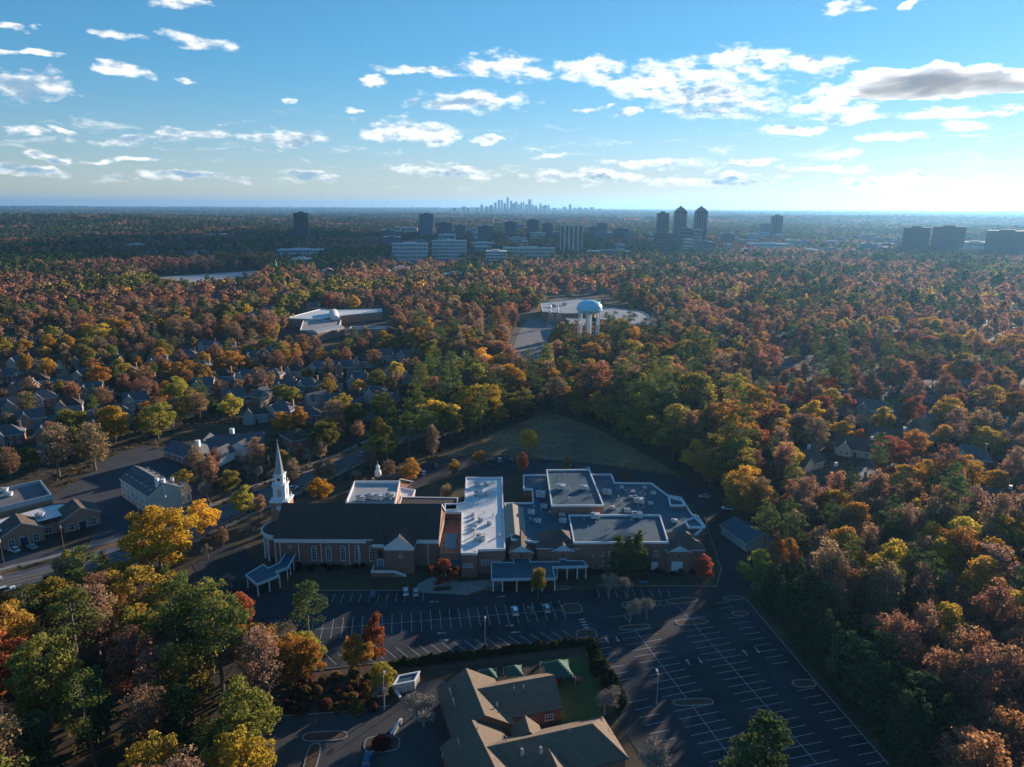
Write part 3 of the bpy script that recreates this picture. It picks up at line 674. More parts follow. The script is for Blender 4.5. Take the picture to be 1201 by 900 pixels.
    sq(6.5, 16.8, 17.4).build('tower_cornice', M_WHITE, b)
    t1 = sq(4.1, 17.4, 22.3).build('belfry', M_WHITE, b)
    for i, (dx, dy) in enumerate(((0, -1), (1, 0), (0, 1), (-1, 0))):
        w = MB().box(-.7, .7, -.08, .04, 0, 2.6).build('louvre', M_METAL, t1); w.matrix_local = Matrix.Translation((sx + dx * 2.06, sy + dy * 2.06, 18.6)) @ Matrix.Rotation(math.atan2(dy, dx) + R(90), 4, 'Z')
    sq(4.7, 22.3, 22.8).build('belfry_cornice', M_WHITE, b)
    t2 = sq(3.0, 22.8, 26.0).build('lantern', M_WHITE, b)
    for dx, dy in ((0, -1), (1, 0), (0, 1), (-1, 0)):
        w = MB().lathe((0, 0, 0), [(.0, .02), (.55, .02)], 12).build('round_vent', M_DARK, t2); w.matrix_local = Matrix.Translation((sx + dx * 1.52, sy + dy * 1.52, 24.6)) @ Matrix.Rotation(math.atan2(dy, dx) + R(90), 4, 'Z') @ Matrix.Rotation(R(90), 4, 'X')
    for dx in (-1, 1):
        for dy in (-1, 1):
            for wz, ww in ((17.4, 2.6), (22.8, 1.95)):
                MB().tube((sx + dx * ww, sy + dy * ww, wz), (sx + dx * ww, sy + dy * ww, wz + 1.3), .28, .12, 6).build('finial', M_WHITE, b)
    sq(3.5, 26.0, 26.4).build('lantern_cornice', M_WHITE, b)
    MB().lathe((sx, sy, 26.5), [(1.55, -.1), (1.02, 4.2), (.05, 11.2)], 8).build('spire', mat('spire_copper', (.30, .34, .36), .5, .12, .8), b)
    MB().tube((sx, sy, 37.5), (sx, sy, 38.6), .05, .03, 5).build('cross', M_WHITE, b)
    excl([(X0 - 9, Y0 - 6), (X1 + 2, Y0 - 6), (X1 + 2, Y1 + 2), (X0 - 9, Y1 + 2)], 2)
church()
def canopy(label, px, z, posts, name='covered_walkway', m=None):
    poly = ccw(GL(px, z)); c = sum(poly, Vector()) / len(poly)
    b = building(name, label, 'canopy', c)
    flat = [Vector((p.x, p.y, 0)) for p in poly]; n = len(flat)
    MB().add([(p.x, p.y, z) for p in inset(flat, .25)], [tuple(range(n))]).build('roof', m or M_TEAL, b)
    MB().add([(p.x, p.y, z - .55) for p in inset(flat, .02)], [tuple(range(n))[::-1]]).build('ceiling', M_WHITE, b)
    o, i = flat, inset(flat, .3); vs = [(p.x, p.y, z - .6) for p in o] + [(p.x, p.y, z + .22) for p in o] + [(p.x, p.y, z + .22) for p in i] + [(p.x, p.y, z - .03) for p in i]
    MB().add(vs, [(lv * n + k, lv * n + (k + 1) % n, (lv + 1) * n + (k + 1) % n, (lv + 1) * n + k) for lv in range(3) for k in range(n)]).build('fascia', mat('fascia', (.48, .56, .58), .6, .08, .7), b)
    for x, y in posts:
        p = G(x, y, z); q = p + (c - p).normalized() * .45
        MB().tube((q.x, q.y, 0), (q.x, q.y, z - .55), .22, .19, 8).build('column', M_WHITE, b)
    excl(poly, 2.5)
WPX = [(287.5, 675), (301, 686), (328, 675), (324, 671), (338, 666), (348, 648), (335, 648), (328, 660), (315, 666.5), (309, 662)]
canopy('teal flat-roofed zigzag covered walkway beside the church lawn', WPX, 4.2, [(288, 676), (301, 686), (328, 675.5), (315, 680.5), (338, 666), (341.5, 660), (345, 654), (348, 648), (331, 654)])
canopy('wide teal flat entrance canopy on white columns before the brick complex', [(576, 660), (576, 680), (652, 679), (648.5, 665.5), (690, 664.5), (684, 658), (665, 658), (665, 656), (656, 656), (656, 659), (622, 659), (620, 641), (601, 641), (602, 660)], 4.4,
       [(577, 679.5), (588, 679.5), (605, 679.5), (624, 679.3), (636, 679), (651.5, 678.6), (655, 665), (667, 664.8), (679, 664.5), (689, 664)], 'entrance_canopy')

# ------------------------------------------------------------------ flat-roofed blocks round the church
def block(name, label, px, z, wall, roof, trim, cat='building', **k):
    poly = GL(px, z); c = sum(poly, Vector()) / len(poly); b = building(name, label, cat, c)
    flat_block(b, poly, z, wall, roof, trim, **k); excl(poly, 2.5); return b
bb = block('flat_roofed_hall', 'square flat-roofed brick hall with white parapet behind the church ridge', [(416, 567), (469, 567), (463, 596), (404, 596)], 10, M_BRICKT, mat('hall_membrane', (.33, .34, .34), .8, .15, .2), M_WHITE, ph=1.0)
for a in [(424, 587), (436, 585), (445, 586), (458, 584)]: unit(*a, 10, 'pale plant unit on the square flat roof behind the church', 'plant on the hall roof', s=1.6)
def chapel():
    p0, p1 = G(434, 553, 9), G(468, 560, 9); c = (p0 + p1) / 2
    b = building('chapel', 'small dark-roofed brick chapel with a white cupola behind the church', 'chapel', c)
    gable(b, p0, p1, 17, 4.5, 8.6, M_SHIN, M_BRICKT, hip0=7, over=.6)
    for i in range(4):
        d = (p1 - p0).normalized(); n = Vector((d.y, -d.x, 0)); q = p0 + d * (3 + i * 3) + n * 8.5; window(b, (q.x, q.y, 1.2), d, 1.2, 2.2)
    q = p0.lerp(p1, .28)
    MB().box(q.x - 1.1, q.x + 1.1, q.y - 1.1, q.y + 1.1, 7.8, 9.8).build('cupola_base', M_WHITE, b)
    MB().lathe((q.x, q.y, 9.8), [(1.3, 0), (1.3, .2), (.8, .3), (.8, 1.7), (1.0, 1.8), (.7, 2.3), (.1, 3.0), (.05, 4.4)], 8).build('cupola', M_WHITE, b)
    for e in (.12, -.12): 
        w = p0.lerp(p1, .05) + Vector((e * 14, -6, 0)); MB().box(w.x - .5, w.x + .5, w.y - .5, w.y + .5, 4, 8.6).build('chimney', M_BRICKT, b)
    excl([p0 + Vector((-4, -10, 0)), p1 + Vector((4, -10, 0)), p1 + Vector((4, 10, 0)), p0 + Vector((-4, 10, 0))], 1)
chapel()
lb = block('porch_block', 'low white-parapet porch block beside the chapel', [(469, 573), (487, 576), (484, 584), (468, 584)], 5, M_BRICKT, M_WROOF, M_WHITE)
kb = block('link_block', 'low dark-roofed link between the church and the white roof', [(471, 583.5), (537, 584.5), (536, 598), (522, 599), (520, 594), (468, 593)], 8, M_BRICKT, M_SHIN, M_WHITE, ph=.3, tw=.3, band=.5)
wb = block('white_roofed_block', 'brick block with a large white membrane roof between church and complex', [(546.5, 561), (589, 561), (590, 592), (592.5, 645), (560, 646), (559, 650), (541, 650), (541.5, 602), (522, 602), (522, 592), (537, 592), (545, 590)], 8, M_BRICK, M_WROOF, M_WHITE, ph=.5, band=.8)
for i in range(5): window(wb, G(563 + i * 5.4, 659, 3.2) * 1.0 if False else (G(566 + i * 5.2, 646, 8).x, G(566 + i * 5.2, 646, 8).y - .02, 3.0), (1, 0, 0), 1.0, 1.8)
for x in (545, 549, 553): q = G(x, 650, 8); window(wb, (q.x, q.y - .02, 3.4), (1, 0, 0), .9, 1.3, rows=2)
q = G(535, 660, 4); MB().box(q.x - 3.5, q.x + 3, q.y - 1.6, q.y + 4, 2.9, 3.4).build('porch_roof', M_TEAL, wb)
for dx in (-3.2, 2.7): MB().tube((q.x + dx, q.y - 1.3, 0), (q.x + dx, q.y - 1.3, 2.9), .2, .2, 8).build('column', M_WHITE, wb)
cb = block('courtyard_wing', 'low brick courtyard wing wedged between the church gable and white roof', [(522.5, 612), (540, 612), (540, 650), (516, 650)], 5.6, M_BRICKT, mat('brick_paving', (.26, .13, .075), .9, .2, .8, fine=.2), M_BRICKT, ph=.4, tw=.3, band=.4)
q = G(528, 634, 5.6); MB().box(q.x - 2.4, q.x + 2.2, q.y - 6, q.y + 5, 5.62, 5.75).build('skylight', M_GLASS, cb)
for px, py, s in [(560, 570, 1.1), (571, 569, 1.1), (561, 581, 1.5), (571, 581, .9), (555, 604, .6), (555, 609, .6), (555, 622, .7), (557.5, 617, .7), (564, 633, 1.5), (564, 611, .9), (574, 615, .8), (558, 634, .6)]:
    unit(px, py, 8, 'plant unit standing on the white membrane roof', 'plant on the white roof', s=s)
ROOF_PX = [(592, 591.5), (625, 591), (624, 575), (614, 575), (614, 558.5), (717, 557.5), (721, 567.5), (764, 568), (783, 582), (799, 585), (812, 605), (818, 606), (827, 619), (802, 640), (668, 641), (600, 634)]
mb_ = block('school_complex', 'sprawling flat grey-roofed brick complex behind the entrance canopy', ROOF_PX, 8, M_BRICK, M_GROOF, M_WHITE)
def fp(px, z, y=None): return GL(px, z)
def upper(px, z, z0, roof, wall=M_BRICK, trim=M_WHITE, **k): flat_block(mb_, GL(px, z), z, wall, roof, trim, z0=z0, **k)
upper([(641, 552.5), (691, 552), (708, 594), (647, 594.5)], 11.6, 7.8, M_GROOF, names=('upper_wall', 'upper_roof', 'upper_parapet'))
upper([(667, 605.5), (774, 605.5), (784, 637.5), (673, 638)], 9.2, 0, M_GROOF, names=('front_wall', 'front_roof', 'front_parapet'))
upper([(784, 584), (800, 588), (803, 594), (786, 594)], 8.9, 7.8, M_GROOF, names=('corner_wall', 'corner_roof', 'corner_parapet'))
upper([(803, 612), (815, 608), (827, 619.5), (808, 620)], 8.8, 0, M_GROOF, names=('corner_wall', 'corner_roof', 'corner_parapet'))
# pitched roofs and pediments along the front
FYF = G(720, 637.7, 9.2).y
def front_gable(x, w, ze, zr, depth, roofm=M_SHBRN, fy=FYF):
    gable(mb_, (x, fy - 1.6), (x, fy + depth), w, ze, zr, roofm, M_BRICK, over=.35, names=('gable_wall', 'gable_roof', 'e'))
    MB().add([(x - w / 2 - .3, fy - 2.05, ze), (x + w / 2 + .3, fy - 2.05, ze), (x, fy - 2.05, zr - .25)], [(0, 1, 2)]).build('pediment', mat('blue_white_trim', (.50, .60, .64), .6, .08, .7), mb_)
    MB().add([(x + dx, fy - 1.68, ze - 1.6 + dz) for dx, dz in ((-.5, 0), (0, -.5), (.5, 0), (0, .5))], [(0, 1, 2, 3)]).build('diamond_vent', M_DARK, mb_)
gx = lambda px, py, z: G(px, py, z).x
front_gable(gx(611, 628, 8), 7.4, 7.0, 9.2, 9); front_gable(gx(660, 641, 8), 7.2, 7.4, 9.6, 6); front_gable(gx(795, 641, 8), 7.2, 7.4, 9.4, 6)
p0, p1 = Vector((gx(630, 630, 9), FYF + 5.0, 0)), Vector((gx(676, 630, 9), FYF + 5.0, 0)); gable(mb_, p0, p1, 11, 8.2, 11.6, M_SHBRN, M_BRICK, hip0=5, hip1=5, over=.5, names=('hip_wall', 'hip_roof', 'e'))
p0, p1 = Vector((gx(778, 632, 9), FYF + 5.2, 0)), Vector((gx(822, 632, 9), FYF + 5.2, 0)); gable(mb_, p0, p1, 11, 7.8, 11.2, M_SHBRN, M_BRICK, hip0=5, hip1=5, over=.5, names=('hip_wall', 'hip_roof', 'e'))
p0, p1 = G(601, 590, 10), G(604, 628, 9); gable(mb_, p1, p0, 7.5, 8.2, 9.7, mat('standing_seam', (.27, .22, .165), .6, .15, .8), M_BRICK, over=.2, names=('seam_wall', 'seam_roof', 'e'))
wy = FYF - .03
for i in range(9):
    x = gx(684 + i * 10.6, 640, 8)
    if 735 < 684 + i * 10.6 < 752: continue
    window(mb_, (x, wy, 4.9), (1, 0, 0), 1.3, 1.7, rows=2); 
    if i not in (8, 7): window(mb_, (x, wy, 1.2), (1, 0, 0), 1.3, 1.9, rows=2)
q = G(767, 668); door(mb_, (q.x, wy - .01, 0), (1, 0, 0), 2.0, 2.6, M_WHITE)
q = G(792, 668); door(mb_, (q.x, FYF - 1.62, 0), (1, 0, 0), 3.2, 3.6, M_WHITE)
for px, py, z, s in [(658, 574, 11.6, 1.5), (685, 574, 11.6, 1.2), (698, 608, 9.2, 1.5), (747, 607, 9.2, 1.6), (712, 580, 8, 1.5), (750, 590, 8, 1.5), (766, 580, 8, .9), (718, 597, 8, .9), (736, 601, 8, 1.1), (659, 605, 8, 1.1), (660, 613, 8, 1.2), (623, 603, 8, 1.2), (631, 613, 8, 1.0), (634, 583, 8, 1.7), (638, 596, 8, 1.1), (729, 573, 8, .8), (742, 578, 8, .7), (756, 573, 8, .7), (791, 613, 8, 1.0), (700, 600, 8, .8), (646, 602, 8, .7), (740, 584, 8, .7), (763, 592, 8, .8)]:
    unit(px, py, z, 'plant unit on the grey roofs of the brick complex', 'plant on the grey roofs', s=s)
vents(720, 762, 572, 602, 8, 22, 'small vent pipe on the rear grey roof of the complex', 'vents on the grey roofs'); vents(600, 640, 595, 612, 8, 10, 'small vent pipe on the low grey roof near the tan metal roof', 'vents on the low grey roof'); vents(648, 700, 557, 590, 11.6, 6, 'small vent pipe on the raised grey roof', 'vents on the raised roof'); vents(680, 770, 610, 634, 9.2, 8, 'small vent pipe on the front grey roof', 'vents on the front roof'); vents(552, 586, 566, 640, 8, 12, 'small vent pipe on the white membrane roof', 'vents on the white roof'); vents(425, 460, 575, 588, 10, 5, 'small vent pipe on the square hall roof', 'vents on the hall roof')
def side_hall():
    px = [(851, 602), (872, 602), (901, 616), (884, 633), (872, 626)]
    p0, p1 = G(862, 606, 6), G(892, 626, 6); b = building('metal_roofed_hall', 'low hall with grey-blue metal roof at the edge of the woods', 'building', (p0 + p1) / 2)
    gable(b, p0, p1, 11, 3.6, 6, M_TEAL, M_CREAM, over=.6); excl([p0 + Vector((-8, -8, 0)), p1 + Vector((8, -8, 0)), p1 + Vector((8, 8, 0)), p0 + Vector((-8, 8, 0))], 1)
    d = (p1 - p0).normalized(); n = Vector((d.y, -d.x, 0))
    for t in (.2, .5, .8): q = p0.lerp(p1, t) + n * 5.5; window(b, (q.x, q.y, 1.0), d, 1.2, 1.4)
side_hall()

# ------------------------------------------------------------------ nursery school at the bottom
def nursery():
    b = building('nursery_building', 'low brick nursery with long tan shingle gable roofs by the playground', 'building', G(600, 850))
    S = M_SHTAN
    def wing(a, c, w, ze, zr, **k): gable(b, G(*a, zr), G(*c, zr), w, ze, zr, S, M_BRICK, over=.5, trim=M_SHBRN, **k)
    wing((547, 785), (568, 837), 13.4, 3.8, 8.0)
    wing((560, 808), (648, 792), 12.2, 3.8, 7.6)
    wing((554, 846), (598, 935), 13.4, 3.8, 8.2)
    wing((566, 877), (720, 843), 12.2, 3.8, 8.0, hip1=5)
    d = (G(650, 792, 8) - G(560, 809, 8)).normalized(); n = Vector((d.y, -d.x, 0))
    for t in (.55, .82):
        q = G(560, 809, 7.8).lerp(G(650, 792, 7.8), t) + n * 6.13; window(b, (q.x, q.y, 1.1), d, 2.0, 1.5, cols=3, rows=2)
    q = G(568, 838, 8.2); d2 = (G(568, 838, 8.2) - G(546, 784, 8.2)); d2.z = 0; d2.normalize(); t2 = Vector((-d2.y, d2.x, 0)); q = q + d2 * .03
    window(b, (q.x + t2.x * 1, q.y + t2.y * 1, 1.4), t2, 2.0, 1.6, cols=3, rows=2)
    # cross gables and pale triangular dormers
    def cross(a, c, w, ze, zr): gable(b, G(*a, zr), G(*c, zr), w, ze, zr, S, M_BRICK, over=.3, names=('cross_wall', 'cross_roof', 'e'), trim=M_SHBRN)
    cross((621, 857), (616, 840), 6, 3.8, 6.6); cross((640, 870), (654, 900), 7, 3.8, 7.0)
    for px, py in ((531, 812), (535, 824), (541, 873)):
        p = G(px, py, 5.2); e = Vector((-d2.y, d2.x, 0)); e = -e if e.x > 0 else e
        tri = [p - d2 * 1.7, p + d2 * 1.7, p + Vector((0, 0, 1.5))]; bk = p - e * 3 + Vector((0, 0, .9))
        MB().add([t + e * .6 for t in tri] + [bk], [(0, 1, 2)]).build('dormer_face', M_WHITE, b)
        MB().add([tri[0] + e * .6, tri[1] + e * .6, tri[2] + e * .6, bk + Vector((0, 0, .4))], [(0, 2, 3), (2, 1, 3)]).build('dormer_roof', S, b)
    for px, py, z in [(612, 883, 7.2), (634, 881, 7.2), (519, 886, 5), (594, 866, 7.6), (668, 856, 8), (583, 826, 6.8), (560, 855, 8), (590, 864, 7.8), (603, 808, 7), (614, 806, 7)]:
        p = G(px, py, z); big = z == 7.2; MB().tube((p.x, p.y, z - .6), (p.x, p.y, z + (1.0 if big else .5)), .35 if big else .14, .28 if big else .12, 8).build('roof_vent', M_METAL, b)
    excl(GL([(512, 800), (550, 780), (655, 778), (668, 830), (745, 835), (745, 925), (500, 930)]), 3)
nursery()
def shade_sail(px, py, w, h, label):
    p = G(px, py, 3.6); b = thing('shade_sail', label, 'shade sail', (p.x, p.y, 0), R(10))
    m = mat('sail_fabric', (.014, .085, .066), .8, .12, .6)
    c = [(-w, -w, 2.5), (w, -w, 2.5), (w, w, 2.5), (-w, w, 2.5)]
    mb = MB(); k = 12
    def pt(u, v):
        x, y = (2 * u - 1) * w, (2 * v - 1) * w; e = max(abs(2 * u - 1), abs(2 * v - 1)); f = 1 - .16 * (1 - (2 * v - 1) ** 2 if abs(2 * u - 1) >= abs(2 * v - 1) else 1 - (2 * u - 1) ** 2) * e
        return (x * f, y * f, 2.5 + (h - 2.5) * (1 - e) ** 1.1)
    vs = [pt(i / k, j / k) for j in range(k + 1) for i in range(k + 1)]; fs = [(j * (k + 1) + i, j * (k + 1) + i + 1, (j + 1) * (k + 1) + i + 1, (j + 1) * (k + 1) + i) for j in range(k) for i in range(k)]
    mb.add(vs, fs).build('canopy', m, b)
    for x, y, z in c: MB().tube((x, y, 0), (x, y, z), .09, .08, 6).build('post', M_METAL, b)
shade_sail(573, 787, 2.3, 4.4, 'small green shade sail next to the tan nursery roof ridge')
shade_sail(603, 783, 2.3, 4.4, 'green shade sail between the other two, behind the nursery roof')
shade_sail(654, 781, 3.7, 5.4, 'large green shade sail over the red play structure')
def play():
    p = G(660, 794); b = thing('play_structure', 'red play structure with slides under the large green shade sail', 'play structure', (p.x, p.y, 0), R(-30))
    m = mat('red_plastic', (.26, .022, .03), .5, .15, 1)
    MB().box(-1.2, 1.2, -1.2, 1.2, 1.3, 1.45).build('deck', m, b)
    for x in (-1.1, 1.1):
        for y in (-1.1, 1.1): MB().tube((x, y, 0), (x, y, 2.6), .08, .08, 6).build('post', M_METAL, b)
    MB().add([(-.6, -1.2, 1.4), (.6, -1.2, 1.4), (.6, -4.2, .2), (-.6, -4.2, .2), (-.6, -1.2, 1.75), (.6, -1.2, 1.75), (.6, -4.2, .55), (-.6, -4.2, .55)], [(0, 1, 2, 3), (0, 3, 7, 4), (1, 5, 6, 2)]).build('slide', m, b)
    MB().lathe((0, 0, 2.6), [(1.8, 0), (.05, 1.1)], 4).build('roof', m, b)
    MB().box(1.2, 3.6, -.5, .5, 1.2, 1.35).box(3.6, 5.2, -.9, .9, 1.0, 1.2).build('bridge', m, b)
    MB().box(-4.6, -1.2, -.8, .8, .5, 1.1).build('climber', m, b)
play()
def shed():
    p0, p1 = G(461, 802, 3), G(486, 797, 3); b = building('bin_store', 'pale flat-topped bin store beside the clipped hedge', 'shed', (p0 + p1) / 2)
    poly = [p0, p1, p1 + Vector((.8, 3.6, 0)), p0 + Vector((.8, 3.6, 0))]
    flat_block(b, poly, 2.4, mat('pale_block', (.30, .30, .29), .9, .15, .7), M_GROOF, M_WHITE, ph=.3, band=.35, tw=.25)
    d = (p1 - p0).normalized()
    for t in (.3, .7): q = p0.lerp(p1, t); door(b, (q.x, q.y - .03, 0), d, 1.5, 1.9, M_METAL)
    excl(poly, 2)
shed()
def barrier(a, c, label):
    p, q = G(*a), G(*c); b = building('low_wall', label, 'wall', (p + q) / 2); d = (q - p).normalized(); n = Vector((-d.y, d.x, 0)) * .2
    MB().prism(ccw([p + n, q + n, q - n, p - n]), 0, 1.1).build('wall', M_CONC, b); MB().prism(ccw([p + n * 1.4, q + n * 1.4, q - n * 1.4, p - n * 1.4]), 1.1, 1.25, bottom=True).build('coping', M_WHITE, b)
barrier((461, 809), (470, 823), 'short white-capped wall beside the bin store')
barrier((471, 848), (459, 866), 'short white-capped wall beside the red shrub bed')
def fence(a, c, n, h, label):
    p, q = G(*a), G(*c); b = building('fence', label, 'fence', (p + q) / 2)
    for i in range(n + 1): r_ = p.lerp(q, i / n); MB().tube((r_.x, r_.y, 0), (r_.x, r_.y, h), .05, .05, 5).build('post', M_DARK, b)
    for z in (.3, h - .15): MB().tube((p.x, p.y, z), (q.x, q.y, z), .03, .03, 4).build('rail', M_DARK, b)
fence((520, 806), (532, 836), 8, 1.5, 'dark metal fence beside the nursery left eave')

# ------------------------------------------------------------------ shops and houses across the main road
def shops():
    b = building('shop_building', 'brick shop building with gabled porches and white flat roof by the road', 'building', G(40, 625))
    flat_block(b, GL([(-60, 590), (48, 567), (61, 584), (-60, 614)], 7.5), 7.5, M_BRICKT, mat('shop_membrane', (.16, .15, .15), .8, .25, .2), mat('blue_grey_trim', (.30, .36, .40), .6, .1, .6), ph=1.4, band=2.0)
    flat_block(b, GL([(-60, 626), (61, 592), (88, 590), (99, 598), (72, 606), (45, 613), (-60, 641)], 5.6), 5.6, M_BRICKT, M_WROOF, M_SHIN, ph=.2, band=1.6, tw=.3, names=('front_wall', 'front_roof', 'front_fascia'))
    ax = (G(72, 614, 5.6) - G(-60, 648, 5.6)); ax.z = 0; ax.normalize(); n = Vector((ax.y, -ax.x, 0))
    for px, py, w in ((24, 612, 12), (93, 594, 12)):
        p = G(px, py, 8.4); f = p + n * 1.0
        gable(b, f, p - n * 9, w, 5.2, 8.4, M_SHBRN, M_BRICKT, over=.5, names=('porch_wall', 'porch_roof', 'e'))
        for dx in (-3.6, 0, 3.6):
            q = f + ax * dx + n * .02
            if dx == 0: door(b, (q.x, q.y, 0), ax, 2.4, 3.0, M_GLASS)
            else: window(b, (q.x, q.y, .6), ax, 1.8, 2.4, rows=2)
    for t in (.12, .3, .42, .74, .86):
        q = G(-60, 641, 5.6).lerp(G(72, 606, 5.6), t) + n * .03; window(b, (q.x, q.y, .7), ax, 2.2, 2.2, rows=2)
    excl(GL([(-60, 570), (50, 560), (70, 580), (120, 590), (118, 640), (-60, 680)]), 1)
    for px, py in ((10, 582), (5, 577), (47, 607)): unit(px, py, 7.5 if px < 40 else 5.6, 'plant unit on the flat roofs of the shop building', 'plant on the shop roofs', R(20), 1.3)
shops()
def white_house():
    b = building('white_house', 'white three-storey inn-like house with dark roof, dormers and chimneys', 'house', G(180, 585))
    def axis(p, q): d = q - p; d.z = 0; return d.normalized()
    p0, p1 = G(158, 546, 12), G(192, 566, 12); d = axis(p0, p1); n = Vector((d.y, -d.x, 0))
    gable(b, p0, p1, 12, 8.4, 12, M_SHGRY, M_CREAM, over=.4)
    L_ = (p1 - p0).length
    side = n if n.x < 0 else -n; w_ = d if side == n else -d
    for i in range(6):
        for z in (1.0, 3.8, 6.4):
            q = p0 + d * (L_ * (i + .5) / 6) + side * 6.03; window(b, (q.x, q.y, z), w_, 1.0, 1.5, rows=2, detail=False)
        for sd in (side, -side):
            q = p0 + d * (L_ * (i + .5) / 6) + sd * 4.3
            Mx = Matrix((d, -sd, Vector((0, 0, 1)))).transposed().to_4x4(); Mx.translation = Vector((q.x, q.y, 9.1))
            o = MB().box(-.5, .5, 0, 1.6, 0, 1.15, Mx).add([Mx @ Vector(v) for v in ((-.55, -.05, 1.15), (.55, -.05, 1.15), (0, -.05, 1.6))], [(0, 1, 2)]).build('dormer', M_WHITE, b)
            MB().add([Mx @ Vector(v) for v in ((-.65, -.15, 1.1), (.65, -.15, 1.1), (0, -.15, 1.68), (-.65, 2.6, 1.1), (.65, 2.6, 1.1), (0, 2.6, 1.68))], [(0, 2, 5, 3), (1, 4, 5, 2)]).build('dormer_roof', M_SHGRY, o)
            MB().add([Mx @ Vector(v) for v in ((-.3, -.03, .2), (.3, -.03, .2), (.3, -.03, 1.0), (-.3, -.03, 1.0))], [(0, 1, 2, 3)]).build('pane', M_GLASS, o)
    a0, a1 = G(184, 572, 8), G(217, 563, 8); e = axis(a0, a1); m = Vector((e.y, -e.x, 0))
    gable(b, a0, a1, 9, 5.0, 8, M_SHTAN, M_CREAM, over=.4, names=('wing_wall', 'wing_roof', 'e'))
    L2 = (a1 - a0).length
    for i in range(3):
        q = a0 + e * (L2 * (i + .7) / 3.6) + m * 3.4; Mx = Matrix((e, -m, Vector((0, 0, 1)))).transposed().to_4x4(); Mx.translation = Vector((q.x, q.y, 5.6))
        o = MB().box(-.65, .65, 0, 1.6, 0, 1.6, Mx).add([Mx @ Vector(v) for v in ((-.7, -.05, 1.6), (.7, -.05, 1.6), (0, -.05, 2.2))], [(0, 1, 2)]).build('dormer', M_WHITE, b)
        MB().add([Mx @ Vector(v) for v in ((-.8, -.15, 1.55), (.8, -.15, 1.55), (0, -.15, 2.3), (-.8, 2.4, 1.55), (.8, 2.4, 1.55), (0, 2.4, 2.3))], [(0, 2, 5, 3), (1, 4, 5, 2)]).build('dormer_roof', M_SHGRY, o)
        MB().add([Mx @ Vector(v) for v in ((-.4, -.04, .3), (.4, -.04, .3), (.4, -.04, 1.4), (-.4, -.04, 1.4))], [(0, 1, 2, 3)]).build('pane', M_GLASS, o)
    for i in range(5): q = a0 + e * (L2 * (i + .5) / 5) + m * 4.53; window(b, (q.x, q.y, 1.0), e, 1.3, 2.4)
    for p, z in ((p1 - d * 1.0 + side * 2, 14), (a1 - e * 5, 10.4), (p1 - d * .5, 13.2)): MB().box(p.x - .6, p.x + .6, p.y - .6, p.y + .6, 6, z).build('chimney', M_WHITE, b)
    excl([p0 + Vector((-9, -9, 0)), p0 + Vector((9, 9, 0)), p1 + Vector((9, 8, 0)), a1 + Vector((7, 6, 0)), a1 + Vector((7, -9, 0)), p1 + Vector((-9, -9, 0))], 1)
white_house()
def manor():
    b = building('gabled_clinic', 'rambling grey-roofed building with white gables beyond the main road', 'building', G(255, 540))
    def w(a, c, wd, ze, zr, **k): gable(b, G(*a, zr), G(*c, zr), wd, ze, zr, M_SHGRY, M_BRICK, over=.5, **k)
    w((203, 516), (228, 524), 10, 4, 7.5); w((228, 527), (246, 508), 11, 4, 8); w((238, 512), (308, 506), 14, 4, 8.6, hip0=5)
    def wg(px, py, wd):
        p = G(px, py, 6.8); gable(b, p + Vector((-1.5, -4, 0)), p + Vector((1.5, 6, 0)), wd, 4, 7.2, M_SHGRY, M_WHITE, over=.4, names=('gable_wall', 'gable_roof', 'e'))
    wg(257, 526, 7); wg(287, 516, 10)
    for px, py, z in ((272, 507, 10), (232, 521, 9.6)): p = G(px, py, z - 1); MB().box(p.x - .9, p.x + .9, p.y - .9, p.y + .9, 4, z + .8).build('chimney', M_WHITE, b)
    p0, p1 = G(203, 516, 7.5), G(228, 524, 7.5); d = p1 - p0; d.z = 0; d.normalize(); n = Vector((d.y, -d.x, 0))
    for i in range(4): q = p0.lerp(p1, (i + .5) / 4) + n * 5.03; window(b, (q.x, q.y, 1), d, 1.5, 2.2)
    excl(GL([(196, 515), (240, 500), (312, 500), (314, 528), (260, 548), (225, 550), (200, 535)]), 2)
manor()
def brick_house():
    b = building('brick_house', 'dark-roofed brick house beside the golden tree behind the steeple', 'house', G(350, 530))
    gable(b, G(336, 505, 9.5), G(360, 500, 9.5), 13, 6, 9.5, M_SHIN, M_BRICK, hip0=5, hip1=5)
    for i in range(3): q = G(338 + i * 8.5, 526 - i, 3); window(b, (q.x, q.y, .9), (1, .05, 0), 1.3, 2.0)
    excl(GL([(328, 505), (366, 498), (368, 535), (330, 540)]), 1)
brick_house()

